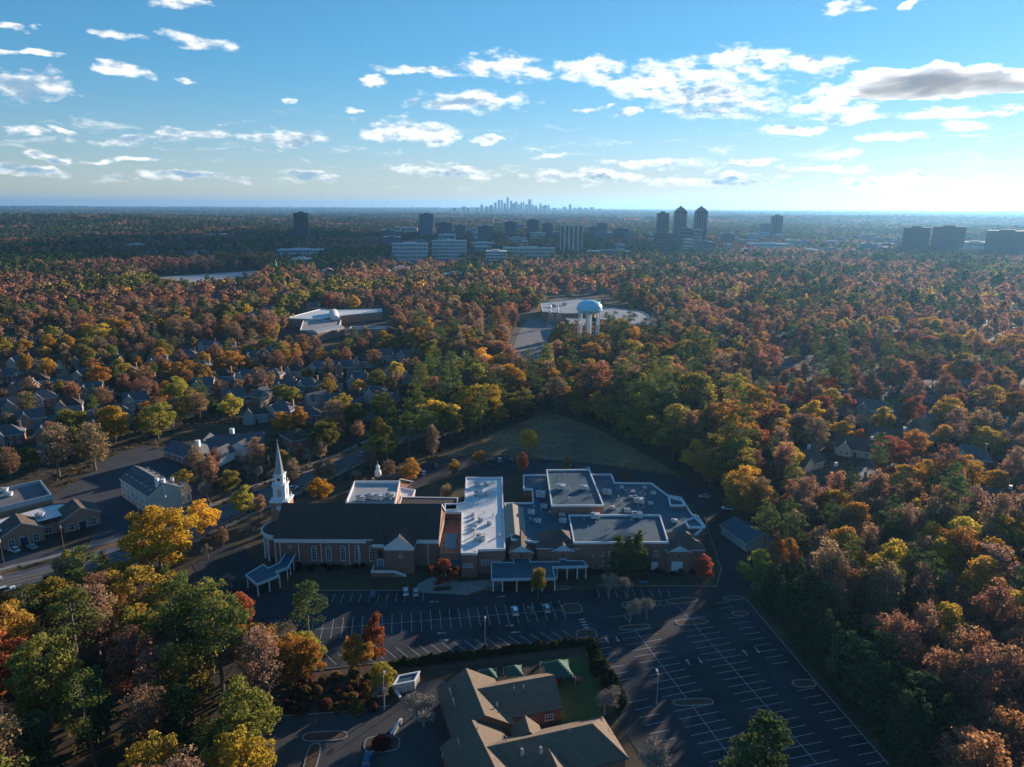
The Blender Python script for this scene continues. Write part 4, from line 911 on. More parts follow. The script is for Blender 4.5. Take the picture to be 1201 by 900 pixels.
# ------------------------------------------------------------------ houses of the neighbourhoods
def make_house(v):
    root = bpy.data.objects.new('house', None); COL.objects.link(root); WR_name = root.name
    wall = [M_BRICK, M_STUCCO, mat('grey_siding', (.28, .29, .29), .9, .12, .6), M_CREAM, M_BRICKT][v]; roof = [M_SHGRY, M_SHGRY, M_SHIN, M_SHBRN, M_SHGRY][v]
    Wd = [15, 13, 14, 16, 13][v]; z = [6, 6, 5.6, 3.6, 6][v]
    gable(root, (-Wd / 2, 0), (Wd / 2, 0), 10, z, z + 4.2, roof, wall, hip0=5.2 if v in (0, 2) else 0, hip1=5.2 if v in (0, 2) else 0, over=.5)
    gable(root, (-Wd / 4, -6.8), (-Wd / 4, 1), 6, z, z + 3.4, roof, wall if v != 0 else M_STUCCO, over=.4, names=('gable_wall', 'gable_roof', 'e'))
    if v in (1, 4): gable(root, (Wd / 2 - 1, -3), (Wd / 2 + 6.5, -3), 7, 3.2, 5.6, roof, wall, over=.4, names=('garage_wall', 'garage_roof', 'e'))
    U = (1, 0, 0)
    for x, y in ((-Wd / 4 - 1.3, -6.82), (-Wd / 4 + 1.3, -6.82), (Wd / 8, -5.02), (Wd / 3, -5.02)):
        for zz in ((.9, 3.7) if z > 5 else (.9,)): window(root, (x, y, zz), U, 1.1, 1.5, rows=2)
    door(root, (.6, -5.02, 0), U, 1.1, 2.3)
    MB().box(Wd / 2 - 2.2, Wd / 2 - 1.2, 1.5, 2.6, z, z + 5).build('chimney', M_BRICKT if v != 3 else M_WHITE, root)
    return root
HP = {}
HLAB = ['brick house with hip roof', 'stucco house with side garage', 'grey house with dark hip roof', 'low cream house with brown roof', 'tan brick house with garage']
def house(px, py, v, rz, where, s=1.0):
    p = G(px, py + 8)
    if v not in HP: HP[v] = make_house(v); o = HP[v]
    else: o = copy_tree(HP[v])
    o.location = (p.x, p.y, 0); o.rotation_euler = (0, 0, R(rz)); o.scale = (s, s, s)
    tag(o, HLAB[v] + ' ' + where, 'house', 'houses ' + where)
    c, sn = math.cos(R(rz)), math.sin(R(rz))
    excl([(p.x + (x * c - y * sn) * s, p.y + (x * sn + y * c) * s) for x, y in ((-9, -10), (11, -10), (11, 6), (-9, 6))], 1.5)
LEFT = [(10, 440, 0, 10), (44, 446, 2, 30), (75, 452, 1, 15), (52, 468, 0, 40), (82, 476, 2, 25), (60, 508, 4, 30), (30, 455, 4, 0), (150, 436, 0, 15), (172, 448, 2, 10), (240, 452, 1, 10), (236, 430, 0, 0), (336, 454, 4, 5), (362, 452, 0, 0), (392, 448, 2, 0), (420, 446, 1, 5), (300, 486, 2, 20), (332, 482, 0, -10), (425, 482, 2, 0), (360, 488, 0, 20), (496, 416, 4, 0), (462, 432, 2, 10), (160, 470, 1, 25), (120, 500, 2, 30), (24, 424, 0, 20), (62, 432, 1, -10), (95, 422, 2, 30), (100, 440, 0, 25), (108, 458, 4, 20), (18, 476, 1, 40), (38, 492, 4, 35), (10, 512, 0, 30), (220, 416, 0, 20), (246, 404, 1, -15), (268, 408, 2, 5),
    (208, 482, 3, 40), (276, 466, 4, 30), (262, 440, 2, 5), (291, 442, 1, 0), (320, 440, 0, -5), (346, 434, 2, 5), (375, 430, 0, 0), (404, 430, 4, 10), (427, 422, 2, -10), (451, 416, 1, 5), (476, 416, 0, 10),
    (440, 462, 0, 10), (412, 466, 2, -20), (392, 472, 4, 30), (372, 470, 1, 50), (455, 470, 0, -10), (484, 440, 2, 0), (508, 428, 1, 10), (140, 488, 0, 30), (128, 420, 3, 10), (186, 425, 1, 15), (308, 464, 0, 60), (64, 392, 0, 15), (30, 398, 2, 0),
    (300, 418, 1, 0), (318, 412, 0, 15), (282, 424, 2, 10)]
for px, py, v, rz in LEFT: house(px, py, v, rz, 'in the wooded estate beyond the main road', .95)
house(530, 432, 2, -25, 'standing alone above the dark conifers', 1.5)
for px, py, v, rz in [(300, 368, 0, 30), (306, 374, 2, 20), (290, 372, 1, 30), (315, 361, 0, 20), (330, 356, 2, 10), (345, 358, 1, 25), (355, 352, 0, 10), (368, 358, 4, 0), (322, 367, 1, 30), (40, 346, 1, 0), (28, 325, 2, 0), (100, 335, 0, 20), (262, 384, 4, 30), (285, 386, 0, 30)]:
    house(px, py, v, rz, 'in the far estate behind the white-roofed school', 1.0)
for px, py, v, rz in [(1040, 512, 3, -32), (1002, 524, 3, -30), (1078, 548, 3, -28), (968, 562, 3, 20), (992, 576, 0, -25), (1126, 456, 1, -20), (1162, 500, 3, -25), (1192, 504, 2, -20), (1160, 586, 3, -20), (1196, 616, 2, -20),
    (985, 470, 0, -10), (1080, 462, 2, -20), (1020, 482, 4, -35), (1110, 425, 3, 10), (905, 424, 1, 0), (968, 382, 3, 20), (1050, 430, 0, -15), (1172, 404, 3, 0), (940, 540, 3, 30), (1135, 540, 0, -25), (1010, 420, 2, 0), (1120, 400, 0, 10), (1050, 395, 1, 20)]:
    house(px, py, v, rz, 'among the trees of the right-hand suburb' if False else 'among the trees east of the striped car park', 1.05)
ground_sheet('suburb_street', [(940, 590), (1010, 545), (1060, 505), (1100, 470), (1112, 472), (1075, 512), (1030, 550), (960, 596)], .04, M_ASPH2, 1)
ground_sheet('estate_street', [(310, 458), (350, 452), (392, 446), (440, 440), (442, 444), (392, 452), (350, 459), (312, 466)], .04, M_ASPH2, 1)
ground_sheet('estate_street', [(20, 540), (70, 505), (120, 470), (128, 472), (80, 510), (30, 546)], .04, M_ASPH2, 1)
ground_sheet('suburb_lawn', [(1030, 470), (1056, 466), (1066, 478), (1040, 486)], .03, M_GREEN, 1)

def utility_pole(p, rz, label, group):
    t = thing('utility_pole', label, 'utility pole', (p.x, p.y, 0), rz, group); m = mat('pole_wood', (.12, .09, .065), .9, .2, 1)
    MB().tube((0, 0, 0), (0, 0, 11), .17, .12, 6).build('pole', m, t); MB().box(-1.3, 1.3, -.08, .08, 10, 10.2).build('crossarm', m, t); MB().tube((.4, 0, 8.4), (.4, 0, 9.4), .28, .28, 8).build('transformer', M_METAL, t)
pp = []
for i in range(9):
    k = min(len(rf) - 2, int(i / 9 * (len(rf) - 1))); u_ = i / 9 * (len(rf) - 1) - k; d_ = (rf[k + 1] - rf[k]).normalized(); q_ = rf[k].lerp(rf[k + 1], u_) + Vector((-d_.y, d_.x, 0)) * 7.4; pp.append((q_, d_)); utility_pole(q_, math.atan2(d_.y, d_.x) + R(90), 'wooden utility pole on the far pavement of the main road', 'utility poles along the main road')
for i in range(8):
    a_, b_ = pp[i][0], pp[i + 1][0]; w_ = thing('power_line', 'sagging wires strung between two utility poles on the main road', 'wire', (a_.x, a_.y, 0), 0, 'power lines along the main road')
    for off in (-1.1, 0, 1.1):
        n_ = Vector((-pp[i][1].y, pp[i][1].x, 0)) * off; mb = MB(); prev = None
        for j in range(7):
            t = j / 6; q = a_.lerp(b_, t) - a_ + n_ + Vector((0, 0, 10.25 - 1.2 * 4 * t * (1 - t)))
            if prev is not None: mb.tube(prev, q, .025, .025, 3, False)
            prev = q
        mb.build('wire', M_DARK, w_)

# ------------------------------------------------------------------ mid distance: school, warehouse, water tower
sb = block('white_roofed_school', 'low school with blue-white roofs and a barrel-vaulted hall', [(334, 374), (376, 363), (390, 364), (448, 363), (448, 366), (398, 371), (376, 375)], 8, M_BRICKT, M_WROOF, M_WHITE)
flat_block(sb, GL([(352, 388), (356, 376), (400, 376), (396, 388)], 7), 7, M_BRICKT, mat('tan_membrane', (.33, .31, .28), .8, .15, .1), M_WHITE, names=('front_wall', 'front_roof', 'front_parapet'))
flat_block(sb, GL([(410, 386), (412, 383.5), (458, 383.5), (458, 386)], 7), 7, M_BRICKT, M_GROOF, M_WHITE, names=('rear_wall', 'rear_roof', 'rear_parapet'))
def vault(par, p0, p1, w, z0, zt, m):
    d = p1 - p0; d.z = 0; d.normalize(); n = Vector((d.y, -d.x, 0)); k = 10; vs = []
    for p in (p0, p1):
        for i in range(k + 1): t = math.pi * i / k; q = p + n * math.cos(t) * w / 2; vs.append((q.x, q.y, z0 + math.sin(t) * (zt - z0)))
    o = MB().add(vs, [(i, i + 1, k + 2 + i, k + 1 + i) for i in range(k)] + [tuple(range(k + 1)), tuple(range(2 * k + 1, k, -1))]).build('vaulted_roof', m, par)
    q = [p0 + n * w / 2, p1 + n * w / 2, p1 - n * w / 2, p0 - n * w / 2]; MB().prism(ccw(q), 0, z0, top=False).build('hall_wall', M_BRICKT, par)
vault(sb, G(393, 371, 12), G(391, 363, 12), 9, 8.5, 12.5, M_WROOF); vault(sb, G(366, 388, 9), G(398, 382, 9), 13, 7, 9.6, mat('pale_metal', (.38, .38, .36), .5, .15, .1))
hb = block('depot_building', 'wide flat-roofed depot with blue-grey roofs behind the water tower', [(634, 356), (680, 351), (704, 354), (700, 362), (690, 367), (664, 368), (636, 366)], 9, M_BRICK, mat('depot_membrane', (.30, .33, .35), .8, .25, .03), M_WHITE)
for px_, z_ in (([(700, 364), (718, 362), (752, 366), (776, 379), (772, 382), (730, 380), (702, 374)], 8), ([(664, 374), (690, 374), (692, 384), (670, 384)], 7)):
    flat_block(hb, GL(px_, z_), z_, M_BRICK, mat('depot_membrane2', (.26, .27, .28), .8, .35, .03), M_WHITE, names=('annex_wall', 'annex_roof', 'annex_parapet')); excl(GL(px_, z_), 3)
for px, py in ((662, 358), (650, 360), (745, 372), (760, 376), (722, 368)): unit(px, py, 9, 'plant unit on the flat roofs of the depot', 'plant on the depot roofs', s=2.2)
def water_tower():
    p = G(690, 402); D = p.y
    t = thing('water_tower', 'pale blue water tower with domed tank on white legs', 'water tower', (p.x, p.y, 0))
    m = mat('tank_paint', (.30, .66, .80), .45, .08, .3)
    rr = 11.0; zt = 36.5; zb = 26.5
    prof = [(.1, 25.0), (3, 25.1), (7, 25.8), (9.4, 27.3), (rr, 29.0), (rr, 30.6)]
    tk = MB().lathe((0, 0, 0), prof, 28).build('tank', m, t)
    MB().lathe((0, 0, 0), [(rr, 30.6), (rr * .985, 32.0), (rr * .9, 33.8), (rr * .7, 35.6), (rr * .4, 36.8), (.1, 37.3)], 28).build('dome', m, t)
    MB().lathe((0, 0, 0), [(rr + .6, 29.0), (rr + .6, 29.2), (rr, 29.2)], 28).build('walkway', M_WHITE, t)
    for i in range(6):
        a = 2 * math.pi * i / 6 + .2; x, y = math.cos(a) * 9.2, math.sin(a) * 9.2
        MB().tube((x * 1.01, y * 1.01, 0), (x, y, 28), .8, .75, 8).build('leg', M_WHITE, t)
    MB().tube((0, 0, 0), (0, 0, 25.4), 1.5, 1.5, 12).build('riser', M_WHITE, t)
    for z in (9, 17):
        for i in range(6):
            a, a2 = 2 * math.pi * i / 6 + .2, 2 * math.pi * (i + 1) / 6 + .2; MB().tube((math.cos(a) * 9.3, math.sin(a) * 9.3, z), (math.cos(a2) * 9.3, math.sin(a2) * 9.3, z), .15, .15, 5).build('strut', M_WHITE, t)
    for x in (-1, 1.2): MB().tube((x, 0, 37), (x, 0, 40.5), .15, .1, 5).build('antenna', M_METAL, t)
    excl([(p.x + dx * 16, p.y + dy * 16) for dx, dy in ((-1, -2.2), (1, -2.2), (1, 1), (-1, 1))], 1)
    bb_ = building('pump_house', 'small dark brick pump house at the foot of the water tower', 'building', (p.x, p.y - 20)); q = Vector((p.x, p.y - 18, 0))
    flat_block(bb_, [q + Vector(v) for v in ((-9, -6, 0), (9, -6, 0), (9, 6, 0), (-9, 6, 0))], 9, M_BRICK, M_SHIN, M_SHIN, ph=.3)
    window(bb_, (q.x - 3, q.y - 6.03, 3), (1, 0, 0), 2, 3, detail=False); door(bb_, (q.x + 3, q.y - 6.03, 0), (1, 0, 0), 3, 4)
water_tower()
def pylon(px, py, h, label):
    p = G(px, py); t = thing('lattice_pylon', label, 'pylon', (p.x, p.y, 0)); w = 3.2
    for sx in (-1, 1):
        for sy in (-1, 1): MB().tube((sx * w, sy * w, 0), (sx * .4, sy * .4, h), .2, .12, 4).build('leg', M_METAL, t)
    k = 7
    for i in range(k):
        f0, f1 = 1 - i / k * .87, 1 - (i + 1) / k * .87; z0, z1 = h * i / k, h * (i + 1) / k
        for a, c in (((-1, -1), (1, -1)), ((1, -1), (1, 1)), ((1, 1), (-1, 1)), ((-1, 1), (-1, -1))): MB().tube((a[0] * w * f0, a[1] * w * f0, z0), (c[0] * w * f1, c[1] * w * f1, z1), .1, .1, 3).build('brace', M_METAL, t)
    for z in (h * .7, h * .85): MB().tube((-4, 0, z), (4, 0, z), .14, .14, 4).build('crossarm', M_METAL, t)
pylon(646, 384, 26, 'grey lattice pylon beside the depot roofs'); pylon(655, 383, 22, 'shorter lattice pylon between the depot and the water tower')

# ------------------------------------------------------------------ far offices, towers, skyline
FAR = []
def atY(px, py, Y):
    d = ray(px, py); t = Y / d.y; return d.x * t, H + d.z * t
M_DGL = mat('dark_glass', (.020, .030, .038), .25, .2, .02, spec=.5); M_TGL = mat('teal_glass', (.07, .13, .165), .25, .2, .02, spec=.5)
M_CONCW = mat('white_concrete', (.55, .56, .56), .8, .08, .05); M_BRN = mat('brown_facade', (.075, .058, .05), .7, .15, .05); M_TANC = mat('tan_facade', (.62, .54, .43), .8, .1, .05); M_GRYC = mat('grey_facade', (.16, .19, .21), .7, .1, .05)
def office(name, label, l, r_, top, base, wall, glass, floors=0, cols=0, depth=None, group=None, rot=0, crown=None, cat='building'):
    p = G((l + r_) / 2, base); Y = p.y; x0, _ = atY(l, base, Y); x1, _ = atY(r_, base, Y); xm, zt = atY((l + r_) / 2, top, Y)
    w = x1 - x0; d = depth or min(w, 45); zb = min(0, hgt(p.x, p.y)) - 3
    b = thing(name, label, cat, (p.x, p.y + d / 2, 0), R(rot) - math.atan2(p.x, p.y) * .5, group); h = w / 2; e = d / 2
    MB().box(-h, h, -e, e, zb, zt).build('wall', wall, b)
    if not crown: MB().box(-h * .4, h * .35, -e * .4, e * .4, zt, zt + max(2.5, (zt - zb) * .04)).build('penthouse', wall, b)
    g_ = max(.25, w * .006)
    if floors:
        fh = zt / floors
        for i in range(floors): MB().box(-h - g_, h + g_, -e - g_, e + g_, fh * (i + .32), fh * (i + .78)).build('window_band', glass, b)
        if w > 25 and p.y < 4000:
            np_ = max(4, int(w / 7))
            for i in range(np_ + 1):
                x = -h + w * i / np_; MB().box(x - .5, x + .5, -e - g_ * 1.8, e + g_ * 1.8, 0, zt - .2).build('pier', wall, b)
    if cols:
        for i in range(cols):
            x = -h + w * (i + .5) / cols; c = w / cols * .28; MB().box(x - c, x + c, -e - g_, e + g_, 3, zt * .96).build('window_strip', glass, b)
        for i in range(cols): y = -e + d * (i + .5) / cols; c = d / cols * .28; MB().box(-h - g_, h + g_, y - c, y + c, 3, zt * .96).build('window_strip', glass, b)
    if crown:
        k = 5; rs = w * .5
        for a in range(k):
            s = math.cos(math.pi / 2 * (a + 1) / (k + .6)); z = zt + crown * math.sin(math.pi / 2 * (a + .2) / k)
            MB().box(-h * s, h * s, -e * s, e * s, zt + crown * (a / k), zt + crown * (a + 1) / k + .05).build('crown_tier', glass if a % 2 else wall, b)
        MB().tube((0, 0, zt + crown), (0, 0, zt + crown * 1.25), .8, .3, 5).build('finial', M_WHITE, b)
    rr_ = max(w, d) * .62 + 6; k_ = 1 - (rr_ * .5 + 35) / math.hypot(p.x, p.y); FAR.append((p.x, p.y + e, rr_)); FAR.append((p.x * k_, p.y * k_, rr_ * .8)); k_ = 1 - (rr_ * .8 + 95) / math.hypot(p.x, p.y); FAR.append((p.x * k_, p.y * k_, rr_ * .7)); return b
office('office_tower', 'dark slab office tower standing alone in the far woods', 345, 361, 250, 284, M_BRN, M_DGL, cols=5)
office('office_tower', 'pale teal tower at the back of the dark office district', 492, 508, 251, 280, M_GRYC, M_TGL, floors=16)
office('office_building', 'white banded five-storey office block, left of a matching pair', 460, 500, 286, 309, M_CONCW, M_TGL, floors=5, depth=40) if False else office('office_building', 'white banded office block beside a taller, stepped white block', 460, 500, 286, 309, M_CONCW, M_TGL, floors=5, depth=40)
office('office_building', 'taller stepped white office block beside the golden trees', 507, 546, 282.5, 307, M_CONCW, M_TGL, floors=6, depth=40)
office('office_building', 'small white banded office block below the long pale roof', 570, 594, 295, 316, M_CONCW, M_DGL, floors=6, depth=40)
office('office_building', 'long low pale office wing left of the cream tower', 590, 651, 291, 304, M_TANC, M_TGL, floors=3, depth=40)
office('apartment_tower', 'cream apartment tower with dark vertical window strips', 657, 683, 264, 302, M_TANC, M_DGL, cols=5)
office('glass_tower', 'domed dark glass tower, the one nearer the plain flat tower', 790, 804, 249, 294, M_DGL, M_TGL, cols=5, crown=16)
office('glass_tower', 'domed dark glass tower, the one beside the pale low block', 814, 828, 249, 294, M_DGL, M_TGL, cols=5, crown=16)
office('office_tower', 'flat-topped dark tower beside the domed glass towers', 770, 783, 250, 294, M_DGL, M_TGL, floors=18)
office('office_tower', 'blue-grey glass tower alone near the shopping roofs', 905, 917, 253, 283, M_TGL, M_DGL, cols=4); office('office_building', 'lower grey block against the blue-grey glass tower', 893, 905, 263, 283, M_GRYC, M_TGL, floors=8)
office('office_tower', 'dark brown slab tower, the slimmest of the brown three', 1062, 1089, 267, 301, M_BRN, M_DGL, floors=14, rot=-14, depth=34); office('office_tower', 'dark brown slab tower, the middle of the brown three', 1097, 1130, 266, 301, M_BRN, M_DGL, floors=14, rot=-14, depth=34); office('office_tower', 'dark brown slab tower standing apart from the other two brown ones', 1162, 1203, 271, 303, M_BRN, M_DGL, floors=13, rot=-15, depth=34)
for l, r_, t, ba, w, g_, fl in [(768, 790, 274, 303, M_BRN, M_DGL, 8), (796, 812, 268, 300, M_TGL, M_DGL, 8), (802, 812, 281, 304, M_TANC, M_DGL, 6), (813, 823, 270, 302, M_GRYC, M_TGL, 8), (822, 836, 284, 304, M_TGL, M_DGL, 5)]:
    office('office_building', 'mid-rise block in the cluster below the domed glass towers', l, r_, t, ba, w, g_, fl, depth=30, group='mid-rise cluster below the domed towers')
for l, r_, t, ba in [(512, 530, 261, 281), (534, 545, 264, 282), (561, 578, 265, 286), (592, 606, 260, 282), (618, 632, 258, 281), (636, 648, 262, 282), (690, 702, 266, 284), (720, 736, 268, 284), (446, 462, 270, 284), (846, 862, 274, 287), (700, 712, 262, 280)]:
    office('office_building', 'dark teal glass office block in the shaded far district', l, r_, t, ba, M_TGL, M_DGL, 9, depth=40, group='teal glass blocks of the far district')
for l, r_, t, ba, w in [(325, 376, 293, 302, M_CONCW), (340, 362, 304, 315, M_TANC), (148, 165, 287, 293, M_TANC), (880, 926, 286, 294, M_CONCW), (926, 941, 282, 293, M_TANC), (942, 962, 293, 299, M_CONCW), (965, 992, 292, 299, M_TGL), (995, 1012, 294, 300, M_CONCW), (1020, 1045, 290, 298, M_GRYC), (1134, 1160, 284, 298, M_CONCW), (460, 478, 315, 322, M_CONCW), (520, 548, 322, 329, M_TGL), (375, 390, 318, 323, M_CONCW), (552, 580, 285, 292, M_CONCW), (845, 880, 281, 286, M_TGL), (690, 740, 295, 300, M_TGL), (240, 275, 275, 279, M_CONCW), (280, 300, 281, 285, M_CONCW), (0, 28, 257, 262, M_CONCW)]:
    office('low_building', 'low flat commercial building showing between the far trees', l, r_, t, ba, w, M_TGL, 2, depth=40, group='low commercial roofs in the far woods')
for i in range(44):
    px_ = RNG.uniform(430, 770) if i < 26 else RNG.uniform(835, 1060); py_ = RNG.uniform(272, 300) if i < 26 else RNG.uniform(283, 303); w_ = RNG.uniform(7, 22); office('low_building', 'pale low-rise block scattered through the far office district', px_ - w_ / 2, px_ + w_ / 2, py_ - RNG.uniform(8, 14), py_, (M_CONCW, M_TANC, M_TGL, M_GRYC)[i % 4], M_TGL, RNG.choice((2, 3, 4)), depth=RNG.uniform(18, 40), group='low-rise blocks of the far office district')
office('white_monument', 'slim white church spire rising from the far woods', 323.0, 325.0, 312, 324, M_WHITE, M_WHITE, crown=8, depth=4)
SKY = [(533, 4, 244), (544, 4, 242.5), (549, 3, 244.5), (560, 4, 243.5), (565, 3, 240.5), (571, 4, 242.5), (576, 4, 241), (581, 3, 238), (585.2, 2.8, 235), (588.6, 2, 235), (592, 3, 238.5), (595.4, 2.6, 232.5), (599.3, 2.6, 236), (602, 3, 239), (605.2, 3.2, 237), (608.5, 2.6, 240), (611.3, 2.4, 238), (614, 1.9, 237), (617.3, 3, 240), (621.2, 4, 235), (625, 3, 240.5), (628.5, 3, 241.5), (633.6, 2.2, 239), (636.5, 3, 241.5), (639.5, 4, 241), (643.2, 2.2, 240.8), (650, 4, 244), (662, 4, 243), (668.6, 3, 240), (674, 3, 244), (680, 4, 243.5), (687, 4, 244), (694, 5, 243.5), (703, 4, 245)]
for i, (x, w, t) in enumerate(SKY):
    office('skyscraper', 'skyscraper of the distant downtown skyline on the horizon', x - w / 2, x + w / 2, t, 251.2 - (i % 3) * .35, (M_TGL, M_GRYC, M_DGL, M_TANC)[i % 4], M_DGL, floors=6, depth=50, group='distant downtown skyline', crown=18 if i in (11, 19) else None, cat='skyscraper')
def mast(px, top, base, label):
    p = G(px, base); Y = p.y; _, zt = atY(px, top, Y); t = thing('radio_mast', label, 'mast', (p.x, p.y, 0)); MB().tube((0, 0, -2), (0, 0, zt), 1.5, .8, 4).build('pole', M_METAL, t)
    for k in (.4, .7, .95): MB().box(-2.5, 2.5, -2.5, 2.5, zt * k, zt * k + 3).build('platform', M_METAL, t)
    return t
for px, t in ((377, 226), (407, 227)): tag(mast(px, t, 252, ''), 'hair-thin radio mast above the horizon beyond the dark slab tower', 'mast', 'radio masts on the horizon')
# white cars and small roofs of the distant estate
for i in range(34):
    px, py = 138 + i * 3.3 + RNG.uniform(-2, 2), 304 - i * .1 + RNG.uniform(-4, 4); p = G(px, py)
    o = copy_tree(HP[1]) if i else copy_tree(HP[4])
    o.location = (p.x, p.y, hgt(p.x, p.y)); o.rotation_euler = (0, 0, RNG.uniform(-.4, .4)); o.scale = (1.3, 1.3, 1.2); tag(o, 'tiny pale townhouse in the distant row beyond the pale concrete lot', 'house', 'distant townhouses')
    FAR.append((p.x, p.y, 26))

# ------------------------------------------------------------------ trees
def unit_dirs(n, rs, zmin=-1.0):
    z = rs.uniform(zmin, 1, n); t = rs.uniform(0, 2 * math.pi, n); r_ = np.sqrt(np.maximum(0, 1 - z * z)); return np.stack([r_ * np.cos(t), r_ * np.sin(t), z], 1)
def leaf_quads(c, out, size, rs, bias=.9, asp=1.0):
    """irregular leaf-clump quads centred on c, roughly facing out"""
    n = len(c); nn = out * bias + rs.normal(size=(n, 3)) * .55; nn /= np.linalg.norm(nn, axis=1)[:, None] + 1e-9
    a = rs.normal(size=(n, 3)); t = np.cross(nn, a); t /= np.linalg.norm(t, axis=1)[:, None] + 1e-9; b = np.cross(nn, t)
    s = size * rs.uniform(.6, 1.4, n)[:, None]; vs = np.empty((n, 4, 3))
    for k, (u, v) in enumerate(((-1, -.7), (.8, -1), (1, .8), (-.7, 1))): vs[:, k] = c + t * s * u * .5 * asp + b * s * v * .5 / asp + nn * s * (.12 if k % 2 else -.12)
    return vs.reshape(-1, 3)
def quads_mesh(name, vs, m, extra=None, mat2=None):
    n = len(vs) // 4; me = bpy.data.meshes.new(name); ev = np.array(extra.v).reshape(-1, 3) if extra else np.zeros((0, 3))
    ef = extra.f if extra else []
    nv = len(vs) + len(ev); loops = list(range(4 * n)); sizes = [4] * n
    for f in ef: loops += [i + 4 * n for i in f]; sizes.append(len(f))
    me.vertices.add(nv); me.vertices.foreach_set('co', np.concatenate([vs, ev]).astype(np.float32).ravel())
    me.loops.add(len(loops)); me.loops.foreach_set('vertex_index', loops)
    me.polygons.add(len(sizes)); st = np.concatenate([[0], np.cumsum(sizes)[:-1]]); me.polygons.foreach_set('loop_start', st.astype(np.int32))
    me.materials.append(m)
    if mat2: me.materials.append(mat2); me.polygons.foreach_set('material_index', [0] * n + [1] * len(ef))
    me.update(); me.validate(); return me
def broad(seed, leaf, dens, K=34, Ht=19.0, w=.33, tall=.40, sparse=0.0, limbs=9, lod=0, cr0=.22, cr1=.40):
    rs = np.random.RandomState(seed); w *= rs.uniform(.8, 1.2); tall *= rs.uniform(.88, 1.08); rx = Ht * w * rs.uniform(.85, 1.15); ry = Ht * w * rs.uniform(.85, 1.15); rz = Ht * tall; cz = Ht - rz * 1.0
    d = unit_dirs(K, rs, -.88); pos = d * np.array([rx, ry, rz]) * rs.uniform(.55, .86, K)[:, None] + np.array([0, 0, cz])
    pos[:, :2] += rs.normal(size=(K, 2)) * rx * .08; pos = np.concatenate([pos, [[rs.normal() * .5, rs.normal() * .5, cz + rz * .78], [0, 0, cz], [rx * .2, 0, cz + rz * .3]]])
    cr = rs.uniform(cr0, cr1, len(pos)) * Ht * .30; cs, os_ = [], []
    for p, r_ in zip(pos, cr):
        n = max(4, int(dens * r_ * r_ * rs.uniform(.7, 1.2))); dd = unit_dirs(n, rs, -.8); o = p + dd * (r_ * rs.uniform(.55, 1.08, n))[:, None] * np.array([1, 1, .78])
        cs.append(o); os_.append(dd)
    c = np.concatenate(cs); o = np.concatenate(os_)
    if sparse: k = rs.uniform(size=len(c)) > sparse; c, o = c[k], o[k]
    lv = leaf_quads(c, o, leaf, rs)
    tr = MB(); ns = 7 if lod == 0 else 4; top = (rs.normal() * .3, rs.normal() * .3, cz + rz * .45); mid = (top[0] * .4, top[1] * .4, cz - rz * .55)
    tr.tube((0, 0, -.3), mid, Ht * .019, Ht * .013, ns, False); tr.tube(mid, top, Ht * .013, Ht * .004, ns, False)
    order = np.argsort(-cr)[:limbs]
    for i in order:
        q = pos[i]; f = rs.uniform(.0, .6); s = Vector(mid).lerp(Vector(top), f); m_ = s.lerp(Vector(q), .5) + Vector((0, 0, -.6)); tr.tube(s, m_, Ht * .008, Ht * .005, 4, False); tr.tube(m_, q, Ht * .005, Ht * .002, 4, False)
        if sparse:
            for _ in range(9):
                e = Vector(q) + Vector(rs.normal(size=3) * cr[i] * .7); tr.tube(m_.lerp(Vector(q), rs.uniform(.1, .9)), e, Ht * .0028, Ht * .001, 3, False)
    return lv, tr
def pine(seed, leaf, dens, Ht=26.0, lod=0, low=.5):
    rs = np.random.RandomState(seed); cs, os_ = [], []; tr = MB(); lx, ly = rs.normal(size=2) * .4
    ax = lambda z: np.array([lx * z / Ht, ly * z / Ht, z])
    tr.tube((0, 0, -.3), tuple(ax(Ht * .6)), .36, .24, 7 if lod == 0 else 4, False); tr.tube(tuple(ax(Ht * .6)), tuple(ax(Ht * .97)), .24, .05, 6 if lod == 0 else 3, False)
    z = Ht * low
    while z < Ht * .97:
        f = (z / Ht - low) / (1 - low); R_ = Ht * .155 * (1.05 - f) ** .7 * (.55 + .45 * min(1, f * 4)) + .6
        for k in range(rs.randint(2, 5)):
            a = rs.uniform(0, 2 * math.pi); r_ = R_ * rs.uniform(.55, 1.15); p = ax(z) + np.array([math.cos(a) * r_, math.sin(a) * r_, rs.uniform(-.2, .9)]); c_ = rs.uniform(1.1, 2.0) * (1.1 - .45 * f)
            n = max(4, int(dens * c_ * c_)); dd = unit_dirs(n, rs); o = p + dd * (c_ * rs.uniform(.4, 1.1, n))[:, None] * np.array([1.15, 1.15, .55]); cs.append(o); os_.append(dd + np.array([0, 0, .4]))
            if lod == 0: tr.tube(tuple(ax(z - .4)), tuple(p), .07, .03, 3, False)
        z += rs.uniform(.7, 1.25) * (1.3 - .5 * f)
    p = ax(Ht * .975); n = int(dens * 1.6); dd = unit_dirs(n, rs); cs.append(p + dd * np.array([1, 1, 1.1]) * rs.uniform(.3, 1, n)[:, None]); os_.append(dd)
    return leaf_quads(np.concatenate(cs), np.concatenate(os_), leaf, rs, .6, 1.35), tr
